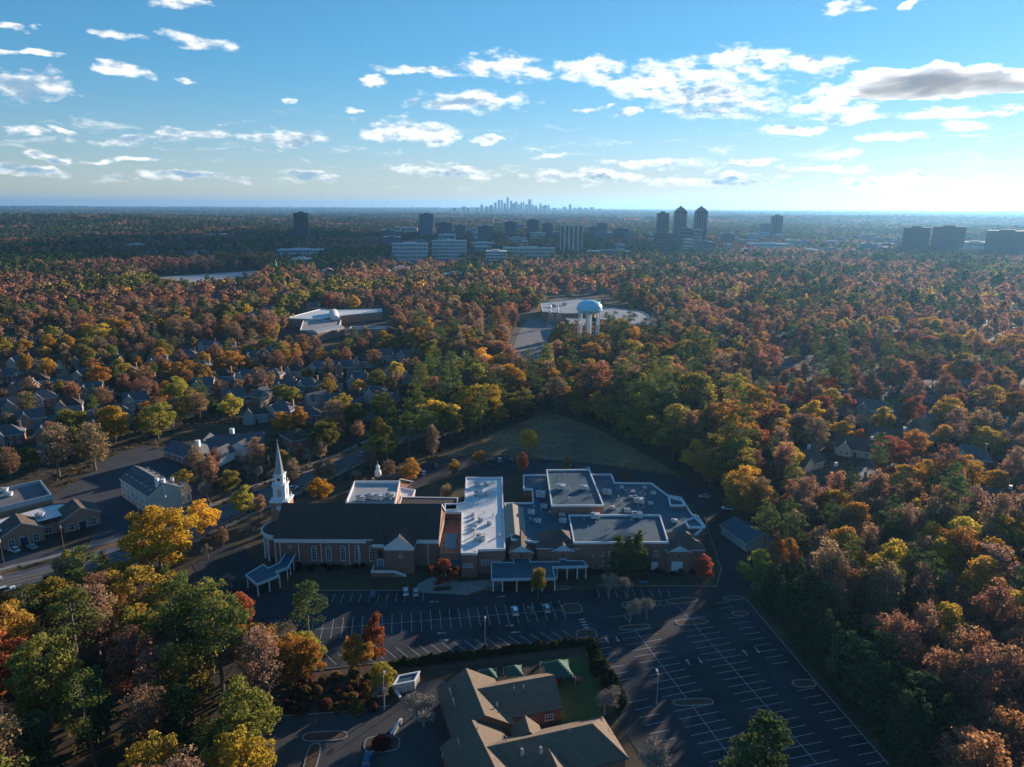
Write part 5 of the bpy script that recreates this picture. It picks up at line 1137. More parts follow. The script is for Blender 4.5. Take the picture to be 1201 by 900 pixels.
def conifer(seed, leaf, n, Ht=13.0, r0=2.9):
    rs = np.random.RandomState(seed); f = 1 - np.sqrt(rs.uniform(0, 1, n)); a = rs.uniform(0, 2 * math.pi, n)
    prof = np.minimum(1, f / .1 + .55) * (1 - f) ** .8; lob = 1 + .18 * np.sin(a * 5 + f * 17 + seed) + .12 * np.sin(a * 9 - f * 31)
    r_ = r0 * prof * lob * rs.uniform(.72, 1.06, n); c = np.stack([np.cos(a) * r_, np.sin(a) * r_, f * Ht * .98 + .25], 1); o = np.stack([np.cos(a), np.sin(a), np.full(n, .35)], 1)
    tr = MB(); tr.tube((0, 0, -.2), (0, 0, Ht * .9), .22, .04, 5, False); return leaf_quads(c, o, leaf, rs, .8, 1.2), tr
def bare(seed, Ht=12.0, depth=5, leafn=0):
    rs = np.random.RandomState(seed); tr = MB(); tw = MB()
    def grow(p, d, L, r_, k):
        e = p + d * L; sides = 6 if k > 3 else 3; (tr if k > 3 else tw).tube(p, e, r_, r_ * .62, sides, False)
        if k == 0: return
        for _ in range(rs.randint(3, 5) if k > 1 else 4):
            nd = (d + Vector(rs.normal(size=3) * .48) + Vector((0, 0, .10))).normalized(); grow(p + d * L * rs.uniform(.55, 1.0), nd, L * rs.uniform(.58, .8), r_ * .6, k - 1)
    grow(Vector((0, 0, -.2)), Vector((0, 0, 1)), Ht * .24, Ht * .023, depth)
    ends = np.array(tw.v); ends = ends[ends[:, 2] > Ht * .35]; c = ends[rs.choice(len(ends), min(len(ends), 1500 if depth > 4 else 500), False)] + rs.normal(size=(min(len(ends), 1500 if depth > 4 else 500), 3)) * .25
    q = leaf_quads(c, unit_dirs(len(c), rs), .20 if depth > 4 else .4, rs, .3, 3.2); tw.add([tuple(v) for v in q], [(4 * i, 4 * i + 1, 4 * i + 2, 4 * i + 3) for i in range(len(c))])
    return tw, tr
PR = {}
def proto(kind):
    if kind in PR: return PR[kind]
    near, midl, joined = [], [], []
    def pack(fn, seeds, nearargs, midargs, m):
        for s in seeds:
            lv, tr = fn(s, **nearargs); near.append((quads_mesh('crown', lv, m), tr.mesh('trunk', M_BARK))); joined.append(quads_mesh('tree', lv, m, tr, M_BARK))
            lv, tr = fn(s, **midargs); midl.append(quads_mesh('tree', lv, m, tr, M_BARK))
    if kind == 'broad': pack(broad, (1, 2, 3, 4, 5, 6, 7, 8), dict(leaf=.38, dens=58, K=66, cr0=.15, cr1=.36, tall=.455), dict(leaf=.95, dens=11, lod=1, limbs=4, K=62, cr0=.15, cr1=.36, tall=.455), M_LEAF)
    if kind == 'sparse': pack(broad, (11, 12, 13, 14, 15), dict(leaf=.31, dens=56, sparse=.55, limbs=60, tall=.475, w=.215, K=100, cr0=.12, cr1=.26), dict(leaf=.75, dens=9, sparse=.25, limbs=14, lod=1, tall=.475, w=.22, K=90, cr0=.13, cr1=.27), M_LEAF)
    if kind == 'narrow': pack(broad, (21, 22), dict(leaf=.42, dens=46, w=.20, tall=.46, K=40), dict(leaf=.8, dens=11, w=.20, tall=.46, lod=1, limbs=3), M_LEAF)
    if kind == 'pine': pack(pine, (31, 32, 33, 34, 35), dict(leaf=.40, dens=22), dict(leaf=.95, dens=6, lod=1), M_NEEDLE)
    if kind == 'fullpine': pack(pine, (36, 37, 38), dict(leaf=.50, dens=24, Ht=18, low=.12), dict(leaf=.95, dens=7, Ht=18, low=.12, lod=1), M_NEEDLE)
    if kind == 'conifer': pack(conifer, (41, 42, 43), dict(leaf=.42, n=1800), dict(leaf=.8, n=420), M_NEEDLE)
    if kind == 'bare':
        for s in (51, 52, 53):
            tw, tr = bare(s); near.append((tw.mesh('crown', M_TWIG), tr.mesh('trunk', M_TWIG)))
            tw2, tr2 = bare(s, depth=4); n0 = len(tw2.v); tw2.v += tr2.v; tw2.f += [tuple(i + n0 for i in f) for f in tr2.f]; tw2.m += tr2.m; midl.append(tw2.mesh('tree', M_TWIG))
    PR[kind] = (near, midl, joined or midl); return PR[kind]
BASEH = dict(broad=19, sparse=19, narrow=19, pine=26, fullpine=18, conifer=13, bare=12)
# species: shape, colours, description, object name, category, height range
SPEC = dict(
    yellow=('broad', [(.60, .39, .055), (.54, .40, .075), (.62, .37, .05)], 'golden yellow tree', 'yellow_tree', 'yellow tree', (11, 21)),
    orange=('broad', [(.54, .27, .06), (.48, .25, .06), (.56, .31, .065)], 'orange tree', 'orange_tree', 'orange tree', (10, 20)),
    red=('broad', [(.44, .13, .065), (.40, .14, .085), (.46, .15, .055)], 'red tree', 'red_tree', 'red tree', (10, 18)),
    russet=('sparse', [(.43, .205, .115), (.38, .19, .12), (.47, .23, .105)], 'russet half-bare tree', 'russet_tree', 'russet tree', (12, 24)),
    tan=('sparse', [(.40, .25, .145), (.36, .235, .145), (.42, .28, .14)], 'tan-brown thinning tree', 'brown_tree', 'brown tree', (11, 23)),
    olive=('broad', [(.32, .28, .055), (.27, .26, .055), (.38, .31, .055)], 'green-gold leafy tree', 'green_tree', 'green tree', (12, 22)),
    pine=('pine', [(.145, .18, .048), (.125, .165, .05), (.165, .19, .045)], 'tall bare-trunked green pine', 'pine_tree', 'pine', (17, 28)),
    fullpine=('fullpine', [(.095, .135, .045), (.08, .12, .042)], 'bushy low-branched pine', 'bushy_pine', 'bushy pine', (11, 21)),
    conifer=('conifer', [(.055, .085, .034), (.062, .094, .036)], 'dark cone-shaped conifer', 'conifer_tree', 'conifer', (8, 14)),
    bare=('bare', [(.2, .15, .12)], 'bare grey-twigged tree', 'bare_tree', 'bare tree', (10, 15)))
def mk_tree(p, sp, h, seed, label, group, near=True, wide=1.0, tint=None, lean=0):
    shape, cols, desc, nm, cat, _ = SPEC[sp]; shape = 'narrow' if tint == 'narrow' else shape
    rs = random.Random(seed); near_, mid_, _ = proto(shape); s = h / BASEH[shape]; c = rs.choice(cols); kb_ = rs.uniform(.72, 1.1); c = tuple(v * kb_ * rs.uniform(.92, 1.08) for v in c)
    if near:
        cr, tr = near_[rs.randrange(len(near_))]
        root = bpy.data.objects.new(nm, None); COL.objects.link(root); root.empty_display_size = .3
        for name, me in (('crown', cr), ('trunk', tr)):
            o = bpy.data.objects.new(name, me); COL.objects.link(o); o.parent = root
            if name == 'crown': o['tint'] = c
    else:
        root = bpy.data.objects.new(nm, mid_[rs.randrange(len(mid_))]); COL.objects.link(root); root['tint'] = c
    root.location = p; root.rotation_euler = (0, 0, rs.uniform(0, 6.28)); root.scale = (s * wide, s * wide, s); tag(root, label, cat, group); return root
PLACED = []
def T(px, py, h, sp, label, wide=1.0, tint=None):
    p = G(px, py); PLACED.append((p.x, p.y, h * .28 * wide)); mk_tree(p, sp, h, int(px * 7 + py), label, None, True, wide, tint)
excl(GL([(225, 650), (300, 600), (400, 565), (465, 556), (508, 545), (545, 522), (600, 500), (640, 484), (700, 502), (750, 528), (790, 552), (826, 574), (862, 600), (890, 700), (1050, 910), (500, 925), (520, 800), (365, 790), (302, 798), (300, 745), (262, 705), (238, 690)]), 0)
excl(GL([(295, 838), (340, 842), (1060, 880), (1120, 1000), (1120, 1400), (200, 1400), (240, 960)]), 0)
excl(GL([(328, 372), (450, 361), (466, 388), (456, 398), (400, 410), (345, 410)]), 0)
excl(GL([(594, 432), (604, 390), (616, 372), (652, 364), (658, 384), (650, 425), (620, 442)]), 0)
excl(GL([(632, 352), (700, 348), (780, 378), (776, 394), (735, 392), (660, 392), (640, 384)]), 0)
excl(GL([(138, 600), (200, 575), (245, 570), (238, 612), (150, 640)]), 0)
SPECIAL = [(262, 812, 29, 'pine', 'tallest pine of the clump between forecourt and slanted lines', 1.2), (236, 806, 27, 'pine', 'tall pine in the clump by the forecourt, beside the tallest', 1.2), (284, 806, 25, 'pine', 'slim pine at the parking edge of the forecourt clump', 1.1), (212, 792, 26, 'pine', 'yellowish tall pine in the clump between forecourt and road', 1.2), (250, 790, 26, 'olive', 'green-gold tree among the tall pines by the slanted lines', .8),
    (165, 742, 21, 'yellow', 'wide yellow-green tree below the huge golden tree', 1.3), (130, 735, 18, 'russet', 'brown tree between the huge golden tree and the pines', 1.3), (108, 715, 20, 'pine', 'dense green pine hiding the road beside the shop building', 1.4), (84, 705, 15, 'tan', 'pinkish brown tree at the roadside before the shop building', 1.4), (96, 808, 27, 'pine', 'pine with a pale bare trunk above the forest floor', 1.3), (38, 770, 20, 'pine', 'bushy pine at the bend of the main road, near the white car', 1.4),
    (18, 800, 22, 'orange', 'orange-pink tree at the roadside wood edge', 1.1), (8, 835, 22, 'red', 'deep red tree in the roadside wood', 1.1), (62, 850, 24, 'olive', 'green-gold tree behind the deep red one', 1.1), (160, 815, 20, 'russet', 'rusty half-bare tree with a dark forked trunk', 1.3), (190, 830, 17, 'tan', 'thin brown tree on the leaf-strewn slope', 1.1), (306, 800, 17, 'orange', 'thin orange tree where the pines meet the parking lines', .9), (120, 870, 18, 'fullpine', 'dark bushy pine low on the slope', 1.2), (215, 880, 15, 'fullpine', 'small dark pine near the large olive-yellow tree', 1.2), (50, 930, 17, 'fullpine', 'dark pine at the foot of the slope', 1.3),
    (262, 642, 8, 'tan', 'small brown tree on the near verge of the main road', 1.1), (244, 655, 7.5, 'bare', 'bare tree at the drive mouth by the main road', 1.1), (290, 628, 7, 'bare', 'low bare tree between the steeple and the main road', 1.1), (418, 566, 9, 'bare', 'bare tree beside the hall near the main road', 1.1), (272, 690, 9, 'bare', 'pale bare tree behind the covered walkway', 1.2), (1095, 398, 19, 'yellow', 'golden tree in the yellow clump beyond the suburb', 1.3), (1040, 392, 18, 'yellow', 'bright gold tree in the yellow clump, nearer the orange ones', 1.3), (985, 398, 17, 'orange', 'gold-orange tree at the edge of the yellow clump', 1.2),
    (762, 524, 17, 'yellow', 'bright yellow tree at the top corner of the lawn belt', 1.2), (790, 540, 17, 'olive', 'yellow-green tree leaning over the lawn belt', 1.3), (815, 556, 17, 'yellow', 'bright yellow tree at the low corner of the lawn belt', 1.1), (832, 572, 19, 'orange', 'tall orange-brown tree where the lawn meets the side drive', 1.1), (856, 578, 20, 'olive', 'large yellow-green tree above the side drive', 1.3), (742, 508, 15, 'olive', 'green-gold tree midway along the lawn belt', 1.2), (700, 492, 17, 'yellow', 'yellow tree at the head of the lawn', 1.0),
    (480, 536, 22, 'pine', 'heavy green pine at the bend of the main road', 1.5), (500, 530, 21, 'pine', 'heavy green pine at the lawn corner, beside the small yellow tree', 1.5), (466, 528, 20, 'pine', 'green pine overhanging the main road bend', 1.4), (512, 520, 17, 'olive', 'green-gold tree at the lawn corner', 1.3),
    (521, 690, 10.5, 'red', 'small fiery red tree in the round bed by the church path', 1.05), (631, 703, 11, 'yellow', 'small yellow-orange tree before the entrance canopy', 1.0, 'narrow'),
    (376, 592, 11.5, 'yellow', 'round golden tree between the main road and the church', 1.2), (334, 553, 10.5, 'yellow', 'golden tree directly behind the steeple tip', 1.05), (306, 607, 9.5, 'tan', 'tan-orange tree beside the steeple base', 1.2),
    (270, 582, 11.5, 'olive', 'olive-yellow round tree on the far verge of the main road', 1.15), (216, 577, 10, 'yellow', 'round golden tree at the end of the white house', 1.1), (190, 674, 25, 'yellow', 'huge golden-olive tree hiding part of the main road', 1.25),
    (533, 559, 8.5, 'yellow', 'small yellow tree at the corner of the lawn', 1.0), (563, 549, 8.5, 'orange', 'small orange tree at the lawn edge by the rear lot', 1.0), (613, 559, 11.5, 'red', 'brownish red tree in the rear lot before the lawn', 1.0, 'narrow'),
    (620, 534, 13.5, 'yellow', 'golden tree standing alone on the lawn', 1.1), (664, 557, 9, 'orange', 'narrow brown-orange tree behind the upper flat roof', 1.0, 'narrow'), (733, 568, 9, 'russet', 'russet tree by the step in the rear parapet', 1.1), (482, 568, 12.5, 'orange', 'tan-orange tree beside the chapel roof', 1.0), (457, 563, 10, 'tan', 'brown tree leaning over the chapel cupola', 1.2), (523, 592, 9, 'tan', 'low brown tree beside the white membrane roof', 1.5),
    (722, 676, 14, 'fullpine', 'pointed evergreen on the canopy side of the group before the complex', .9), (736, 677, 14, 'fullpine', 'pointed evergreen in the middle of the group before the complex', .9), (748, 676, 15.5, 'fullpine', 'tallest pointed evergreen of the group before the complex', 1.0),
    (714, 702, 12.5, 'bare', 'bare pale tree at the kerb before the complex, by the canopy', 1.1), (736, 702, 12.5, 'bare', 'bare pale tree at the kerb before the complex, by the evergreens', 1.0), (739, 730, 12, 'bare', 'bare pale tree on the first lot island', 1.1), (758, 727, 11, 'bare', 'smaller bare pale tree on the first lot island', 1.0), (824, 684, 10.5, 'red', 'dull dark-red tree at the corner of the brick complex', .9),
    (709, 838, 12.5, 'bare', 'bare grey tree between playground lawn and striped car park', 1.2), (758, 916, 15, 'bare', 'large bare grey tree at the end of the nursery roof', 1.2), (893, 930, 17, 'fullpine', 'bright green full tree at the edge of the striped car park', 1.5), (866, 934, 13, 'fullpine', 'lower bright green tree beside the full one at the striped car park', 1.4),
    (497, 852, 12.5, 'bare', 'bare spreading tree on the nursery drive', 1.3), (487, 840, 9, 'bare', 'smaller bare tree on the nursery drive', 1.3), (441, 784, 16, 'red', 'slim crimson tree at the parking edge', .6), (421, 796, 13, 'orange', 'orange-yellow tree beside the slim crimson tree', .8), (449, 813, 9, 'olive', 'low olive tree by the bin store', 1.0),
    (344, 809, 16, 'orange', 'orange tree at the edge of the slanted parking lines', .9), (360, 806, 14, 'orange', 'thin orange tree at the woods corner by the slanted parking lines', .8), (287, 906, 22, 'olive', 'large olive-yellow tree beside the forecourt', 1.05), (287, 948, 19, 'yellow', 'bright yellow tree at the mouth of the forecourt', 1.0), (363, 768, 21, 'pine', 'full green pine at the head of the parking rows', 1.3), (331, 768, 16, 'bare', 'grey bare tree beside the full green pine', 1.0), (284, 742, 13, 'red', 'red tree beside the covered walkway drive', 1.0),
    (1107, 776, 17, 'yellow', 'bright yellow tree glowing amid the russet woods', 1.0), (1128, 582, 19, 'yellow', 'broad golden tree above the suburb roofs', 1.25), (889, 694, 15, 'olive', 'round olive-yellow tree at the bend of the side drive', 1.05), (1156, 694, 19, 'orange', 'broad gold-orange tree crowning the russet woods', 1.25), (913, 527, 15, 'orange', 'broad orange tree at the suburb edge', 1.2), (865, 417, 17, 'yellow', 'round yellow tree alone amid the brown woods', 1.05), (1070, 498, 17, 'red', 'tall red-orange tree beside the suburb lawn', 1.1), (1008, 480, 15, 'red', 'rounded red tree in the suburb, nearest the lawn', 1.1), (968, 472, 17, 'red', 'red tree next to the broad orange one', 1.1), (912, 478, 16, 'red', 'pinkish red tree at the edge of the suburb', 1.0),
    (566, 438, 20, 'yellow', 'big golden tree above the dark conifers by the mid lot', 1.2), (227, 488, 16, 'yellow', 'golden-orange tree in the middle of the estate', 1.15), (332, 512, 14, 'yellow', 'golden tree beside the estate street, nearest the brick house', 1.2), (352, 508, 14, 'orange', 'orange-topped golden tree at the estate street', 1.2), (386, 520, 14, 'yellow', 'dull golden tree behind the lamp post by the road', 1.1), (762, 446, 17, 'yellow', 'yellow tree below the depot roofs', 1.1), (1090, 395, 20, 'yellow', 'bright yellow tree beyond the suburb', 1.3),
    (112, 552, 24, 'tan', 'wide brown-gold tree behind the shop building', 1.4), (70, 560, 25, 'tan', 'brown spreading tree at the back of the shop building', 1.4), (86, 534, 23, 'olive', 'olive tree rising behind the shop building', 1.2), (136, 524, 22, 'yellow', 'yellow-brown tree beyond the shop car park', 1.2), (186, 516, 20, 'olive', 'dull yellow tree beside the gabled grey-roofed building', 1.2)]
for a in SPECIAL: T(a[0], a[1], a[2], a[3], a[4], a[5], a[6] if len(a) > 6 else None)
# evergreens between the striped car park and the wood
def dark_row():
    k = 0
    for i in range(34):
        t = i / 33; px, py = 884 + t * 172, 702 + t * 196
        for j in range(2):
            p = G(px, py) + Vector((3.5 + j * 6 + RNG.uniform(-1, 1), RNG.uniform(-1.2, 1.2), 0)); PLACED.append((p.x, p.y, 2.2))
            sp = ('fullpine', 'conifer')[(i + j) % 2]
            mk_tree(p, sp, RNG.uniform(11, 17), 900 + k, ('bushy dark evergreen' if sp == 'fullpine' else 'dark green conifer') + ' in the screen along the striped car park', 'evergreen screen along the car park', True, 1.1); k += 1
dark_row()
# hedges and shrubs
def shrub_proto(seed):
    rs = np.random.RandomState(seed); n = 420; d = unit_dirs(n, rs, -.2); c = d * np.array([1, 1, 1.15]) * rs.uniform(.75, 1.08, n)[:, None] + np.array([0, 0, .5]); return quads_mesh('shrub', leaf_quads(c, d, .32, rs), M_LEAF)
SHR = [shrub_proto(s) for s in (61, 62, 63)]
def shrub(p, s, h, tint, label, group, name='hedge_shrub'):
    o = bpy.data.objects.new(name, RNG.choice(SHR)); COL.objects.link(o); o.location = p; o.scale = (s, s, h); o.rotation_euler = (0, 0, RNG.uniform(0, 6)); o['tint'] = tint; tag(o, label, 'shrub', group)
for i in range(52):
    t = i / 51; p = G(462 + t * 228, 778 - t * 27) + Vector((0, -1.4 + RNG.uniform(-.3, .3), 0)); tall = i % 7 == 3; shrub(p, .8 if tall else 1.15, (1.7 if tall else 1.0) * RNG.uniform(.8, 1.2), (.045, .055, .018), 'clipped green shrub in the hedge along the slanted parking lines', 'hedge along the slanted parking lines')
for i in range(26):
    t = i / 25; p = G(690 + t * 38, 764 + t * 66) + Vector((RNG.uniform(-1, 1), 0, 0)); shrub(p, RNG.uniform(1.2, 1.8), RNG.uniform(1.4, 2.6), (.025, .035, .014), 'dark shrub in the screen between playground and striped car park', 'playground shrub screen')
for i in range(70):
    px, py = RNG.uniform(335, 460), RNG.uniform(790, 838); shrub(G(px, py), RNG.uniform(.7, 1.6), RNG.uniform(.6, 1.4), RNG.choice([(.05, .05, .018), (.16, .09, .03), (.20, .13, .04), (.12, .05, .03)]), 'low scrub bush on the leaf-strewn bank above the forecourt', 'scrub on the forecourt bank', 'scrub_bush')
shrub(G(447, 876), 1.9, 1.4, (.16, .02, .03), 'low rounded crimson shrub on the forecourt bed', None, 'red_shrub')
for i in range(46):
    x = RNG.uniform(330, 440) if i < 22 else RNG.uniform(690, 830); y = RNG.uniform(664, 670) if i < 22 else RNG.uniform(670, 676); shrub(G(x, y), RNG.uniform(.7, 1.1), RNG.uniform(.5, .9), (.03, .036, .016), 'low dark foundation shrub against the ' + ('church wall' if i < 22 else 'brick complex'), 'foundation shrubs')
for i in range(5): shrub(G(505 + i * 7, 672 + (i % 2)), 1.1, 1.0, (.10, .03, .03) if i == 0 else (.035, .04, .02), 'low shrub planted between the side stairs and the round bed', 'shrubs by the round bed')

# ---- woodland filling everything that is not built or mown
def in_poly(x, y, P):
    n = len(P); ins = np.zeros(len(x), bool); j = n - 1
    for i in range(n):
        c = ((P[i, 1] > y) != (P[j, 1] > y)); den = P[j, 1] - P[i, 1]; xi = (P[j, 0] - P[i, 0]) * (y - P[i, 1]) / (den if den else 1e-9) + P[i, 0]; ins ^= c & (x < xi); j = i
    return ins
def near_poly(x, y, P, m):
    d = np.full(len(x), 1e9); n = len(P)
    for i in range(n):
        a, b = P[i], P[(i + 1) % n]; ab = b - a; t = np.clip(((x - a[0]) * ab[0] + (y - a[1]) * ab[1]) / (ab @ ab + 1e-9), 0, 1); d = np.minimum(d, np.hypot(x - a[0] - t * ab[0], y - a[1] - t * ab[1]))
    return d < m
def free(x, y, far=False):
    ok = np.ones(len(x), bool)
    for P, m in EXCL:
        lo, hi = P.min(0) - abs(m) - 1, P.max(0) + abs(m) + 1; c = np.where((x > lo[0]) & (x < hi[0]) & (y > lo[1]) & (y < hi[1]))[0]
        if len(c) == 0: continue
        bad = in_poly(x[c], y[c], P)
        if m > 0: bad |= near_poly(x[c], y[c], P, m)
        ok[c[bad]] = False
    for cx, cy_, r_ in FAR:
        ok &= ~(((x - cx) ** 2 + (y - cy_) ** 2) < r_ * r_)
    return ok
def mix(w):
    ks = list(w); v = np.array([w[k] for k in ks], float); return ks, np.cumsum(v / v.sum())
ZN = dict(
    fore=(mix(dict(pine=.30, olive=.10, tan=.20, yellow=.10, russet=.16, orange=.06, bare=.08)), .5, 'in the wood between the main road and the forecourt'),
    right=(mix(dict(russet=.42, tan=.26, orange=.12, yellow=.08, pine=.05, bare=.07)), 1.0, 'in the wood behind the evergreen screen'),
    road=(mix(dict(yellow=.25, olive=.2, tan=.35, russet=.1, bare=.1)), .45, 'beside the main road'),
    estate=(mix(dict(yellow=.18, tan=.26, bare=.12, olive=.10, conifer=.12, pine=.08, russet=.12, orange=.08)), .70, 'in the wooded estate beyond the main road'),
    belt=(mix(dict(pine=.34, olive=.20, yellow=.16, orange=.08, tan=.10, fullpine=.12)), 1.0, 'in the tree belt round the lawn'),
    beltr=(mix(dict(yellow=.24, olive=.24, pine=.26, orange=.14, russet=.12)), 1.0, 'in the bright belt between lawn and suburb'),
    suburb=(mix(dict(pine=.24, russet=.24, red=.12, yellow=.09, orange=.10, tan=.20, bare=.06)), .66, 'in the suburb beyond the striped car park'),
    mid=(mix(dict(russet=.27, tan=.20, bare=.06, orange=.12, yellow=.09, pine=.15, olive=.04, red=.07)), .80, 'in the woods round the water tower'),
    midl=(mix(dict(russet=.26, tan=.32, bare=.08, orange=.08, yellow=.09, pine=.10, red=.05, olive=.02)), .80, 'in the woods round the white-roofed school'),
    far=(mix(dict(russet=.30, bare=.06, tan=.28, pine=.24, yellow=.04, orange=.06, olive=.02)), .88, 'far'),
    horizon=(mix(dict(russet=.20, tan=.22, pine=.36, fullpine=.14, olive=.08)), 1.0, 'far'))  # pine-heavy mix darkens the far woods in place of cloud shadow
def zone(px, py, r_):
    if r_ > 2600: return 'horizon'
    if r_ > 1250: return 'far'
    if py > 640: return 'fore' if px < 600 else 'right'
    if py > 505: return ('road' if px < 440 else 'belt' if px < 690 else 'beltr' if px < 870 else ('right' if py > 612 else 'suburb'))
    if py > 405: return 'estate' if px < 490 else 'belt' if (px < 690 and py > 450) else 'beltr' if (px < 830 and py > 470) else 'mid' if px < 900 else 'suburb'
    return 'midl' if px < 560 else 'mid'
TOPX = [-60, 60, 75, 130, 150, 215, 240, 300, 345, 362, 700]; TOPY = [690, 690, 642, 642, 660, 660, 690, 698, 700, 745, 900]   # skyline of the near wood
def woodland():
    pts = []
    r_ = 96.0
    while r_ < 26000:
        s = 7.3 if r_ < 330 else 11.0 if r_ < 700 else max(12.5, .0056 * r_); a0, a1 = R(-46), R(62 if r_ < 600 else 44); n = int((a1 - a0) * r_ / s)
        a = a0 + (np.arange(n) + NR.uniform(-.4, .4, n)) * (a1 - a0) / n; rr = r_ + NR.uniform(-.42, .42, n) * s
        pts.append(np.stack([np.sin(a) * rr, np.cos(a) * rr, np.full(n, s)], 1)); r_ += s * .92
    P = np.concatenate(pts); x, y, s = P.T; ok = free(x, y); x, y, s = x[ok], y[ok], s[ok]
    ok = np.ones(len(x), bool)
    for cx, cy_, r_ in PLACED: ok &= ((x - cx) ** 2 + (y - cy_) ** 2) > max(3.0, r_) ** 2
    x, y, s = x[ok], y[ok], s[ok]
    cand = []; stuff = []
    for i in range(len(x)):
        X, Y, S = float(x[i]), float(y[i]), float(s[i]); r_ = math.hypot(X, Y)
        px, py, zf = project((X, Y, 0)) if Y > 20 else (2000, 900, 1)
        z = zone(px, py, r_); (ks, cum), dens, _ = ZN[z]
        nz = noise.noise((X / (90 if r_ < 330 else 150), Y / (90 if r_ < 330 else 150), 0)) * (1 if r_ < 330 else 1.25); nz2 = noise.noise((X / 260, Y / 260, 7))
        if r_ < 2600 and RNG.random() > dens * (1 if dens > .9 else (.75 + .9 * (nz + .25))): continue
        # neighbours tend to be of one kind
        u = min(.9999, max(0, .5 + nz * .75 + RNG.uniform(-.34, .34))) if z not in ('far', 'horizon') else min(.9999, max(0, .5 + nz2 * 1.15 + RNG.uniform(-.28, .28)))
        sp = ks[int(np.searchsorted(cum, u))]
        lo, hi = SPEC[sp][5]; h = RNG.uniform(lo, hi) * RNG.uniform(.82, 1.12)
        if r_ > 330 and z not in ('estate', 'road'): h *= 1.08
        if z == 'fore' : h *= 1.08
        if z in ('estate', 'road'): h *= .82
        if z == 'right': h *= 1.05
        if z == 'suburb': h *= .9
        if z == 'beltr': h *= 1.2
        if r_ > 700: h *= .9
        if sp == 'bare': h *= 1.15
        if z == 'fore':
            lim = float(np.interp(px, TOPX, TOPY))
            if py > lim:
                d_ = ray(px, lim); zt_ = H + d_.z * (Y / d_.y)
                if h > zt_: 
                    if zt_ < 5: continue
                    h = zt_ * RNG.uniform(.85, 1.0)
            else: continue
        vis = -20 < px < 1221 and 200 < py < 960 and r_ < 720
        (cand if vis else stuff).append((X, Y, S, sp, h, z, h / max(zf, 1) if vis else 0))
    cand.sort(key=lambda c: -c[6]); cnt = {}; k = 0
    for c in cand:
        X, Y, S, sp, h, z, _ = c; n = cnt.get(sp, 0); cap = 250
        if n >= cap: stuff.append(c); continue
        cnt[sp] = n + 1; r_ = math.hypot(X, Y); d = SPEC[sp][2] + ' ' + ZN[z][2]
        mk_tree(Vector((X, Y, 0)), sp, h, k * 13 + 5, d, SPEC[sp][2] + 's ' + ZN[z][2], True, RNG.uniform(.88, 1.2) * (1.22 if r_ > 330 and sp not in ('pine', 'conifer') else 1.0)); k += 1
    print('individual trees', k, 'stuff', len(stuff), cnt)
    return stuff
STUFF = woodland()
def scatter(name, items, protos, far):
    """one geometry-nodes object for the uncountable rest of the woodland"""
    n = len(items); co = np.zeros((n, 3)); sc_ = np.zeros((n, 3)); rz = NR.uniform(0, 6.28, n); vi = np.zeros(n, np.int32); ti = np.ones((n, 4))
    start = {}; allp = []
    for sp in SPEC:
        sh = SPEC[sp][0]
        if sh not in start: start[sh] = (len(allp), len(protos[sh])); allp += protos[sh]
    for i, (X, Y, S, sp, h, z, _) in enumerate(items):
        sh, cols = SPEC[sp][0], SPEC[sp][1]; a, k = start[sh]; vi[i] = a + NR.randint(k); co[i] = (X, Y, hgt(X, Y) if far else 0); c = np.array(cols[NR.randint(len(cols))]) * NR.uniform(.78, 1.1) * (.86 if far else .95); ti[i, :3] = c
        v = h / BASEH[sh]; wide = max(1.0, S / 12.5) * 1.22 if far else 1.2
        sc_[i] = (v * wide * NR.uniform(.95, 1.25), v * wide * NR.uniform(.95, 1.25), v * (1 + .12 * (wide - 1)) if far else v)
    me = bpy.data.meshes.new(name); me.vertices.add(n); me.vertices.foreach_set('co', co.astype(np.float32).ravel())
    for an, ty, key, dat in (('sc', 'FLOAT_VECTOR', 'vector', sc_), ('rz', 'FLOAT', 'value', rz), ('vi', 'INT', 'value', vi), ('tint', 'FLOAT_COLOR', 'color', ti)):
        at = me.attributes.new(an, ty, 'POINT'); at.data.foreach_set(key, np.ascontiguousarray(dat, dtype=np.int32 if ty == 'INT' else np.float32).ravel())
    o = bpy.data.objects.new(name, me); COL.objects.link(o); o['kind'] = 'stuff'
    pc = bpy.data.collections.new(name + '_shapes')
    for i, m_ in enumerate(allp): pc.objects.link(bpy.data.objects.new('%s_shape_%03d' % (name, i), m_))
    ng = bpy.data.node_groups.new(name, 'GeometryNodeTree'); ng.interface.new_socket('Geometry', in_out='INPUT', socket_type='NodeSocketGeometry'); ng.interface.new_socket('Geometry', in_out='OUTPUT', socket_type='NodeSocketGeometry')
    N, L = ng.nodes, ng.links; gi, go = N.new('NodeGroupInput'), N.new('NodeGroupOutput'); ip = N.new('GeometryNodeInstanceOnPoints'); ci = N.new('GeometryNodeCollectionInfo'); ci.inputs['Collection'].default_value = pc; ci.inputs['Separate Children'].default_value = True; ci.inputs['Reset Children'].default_value = True
    def na(an, ty): q = N.new('GeometryNodeInputNamedAttribute'); q.data_type = ty; q.inputs[0].default_value = an; return q.outputs[0]
    cx = N.new('ShaderNodeCombineXYZ'); L.new(na('rz', 'FLOAT'), cx.inputs[2]); er = N.new('FunctionNodeEulerToRotation'); L.new(cx.outputs[0], er.inputs[0])
    L.new(gi.outputs[0], ip.inputs['Points']); L.new(ci.outputs[0], ip.inputs['Instance']); ip.inputs['Pick Instance'].default_value = True; L.new(na('vi', 'INT'), ip.inputs['Instance Index']); L.new(er.outputs[0], ip.inputs['Rotation']); L.new(na('sc', 'FLOAT_VECTOR'), ip.inputs['Scale']); L.new(ip.outputs[0], go.inputs[0])
    md = o.modifiers.new('scatter', 'NODES'); md.node_group = ng
    return o
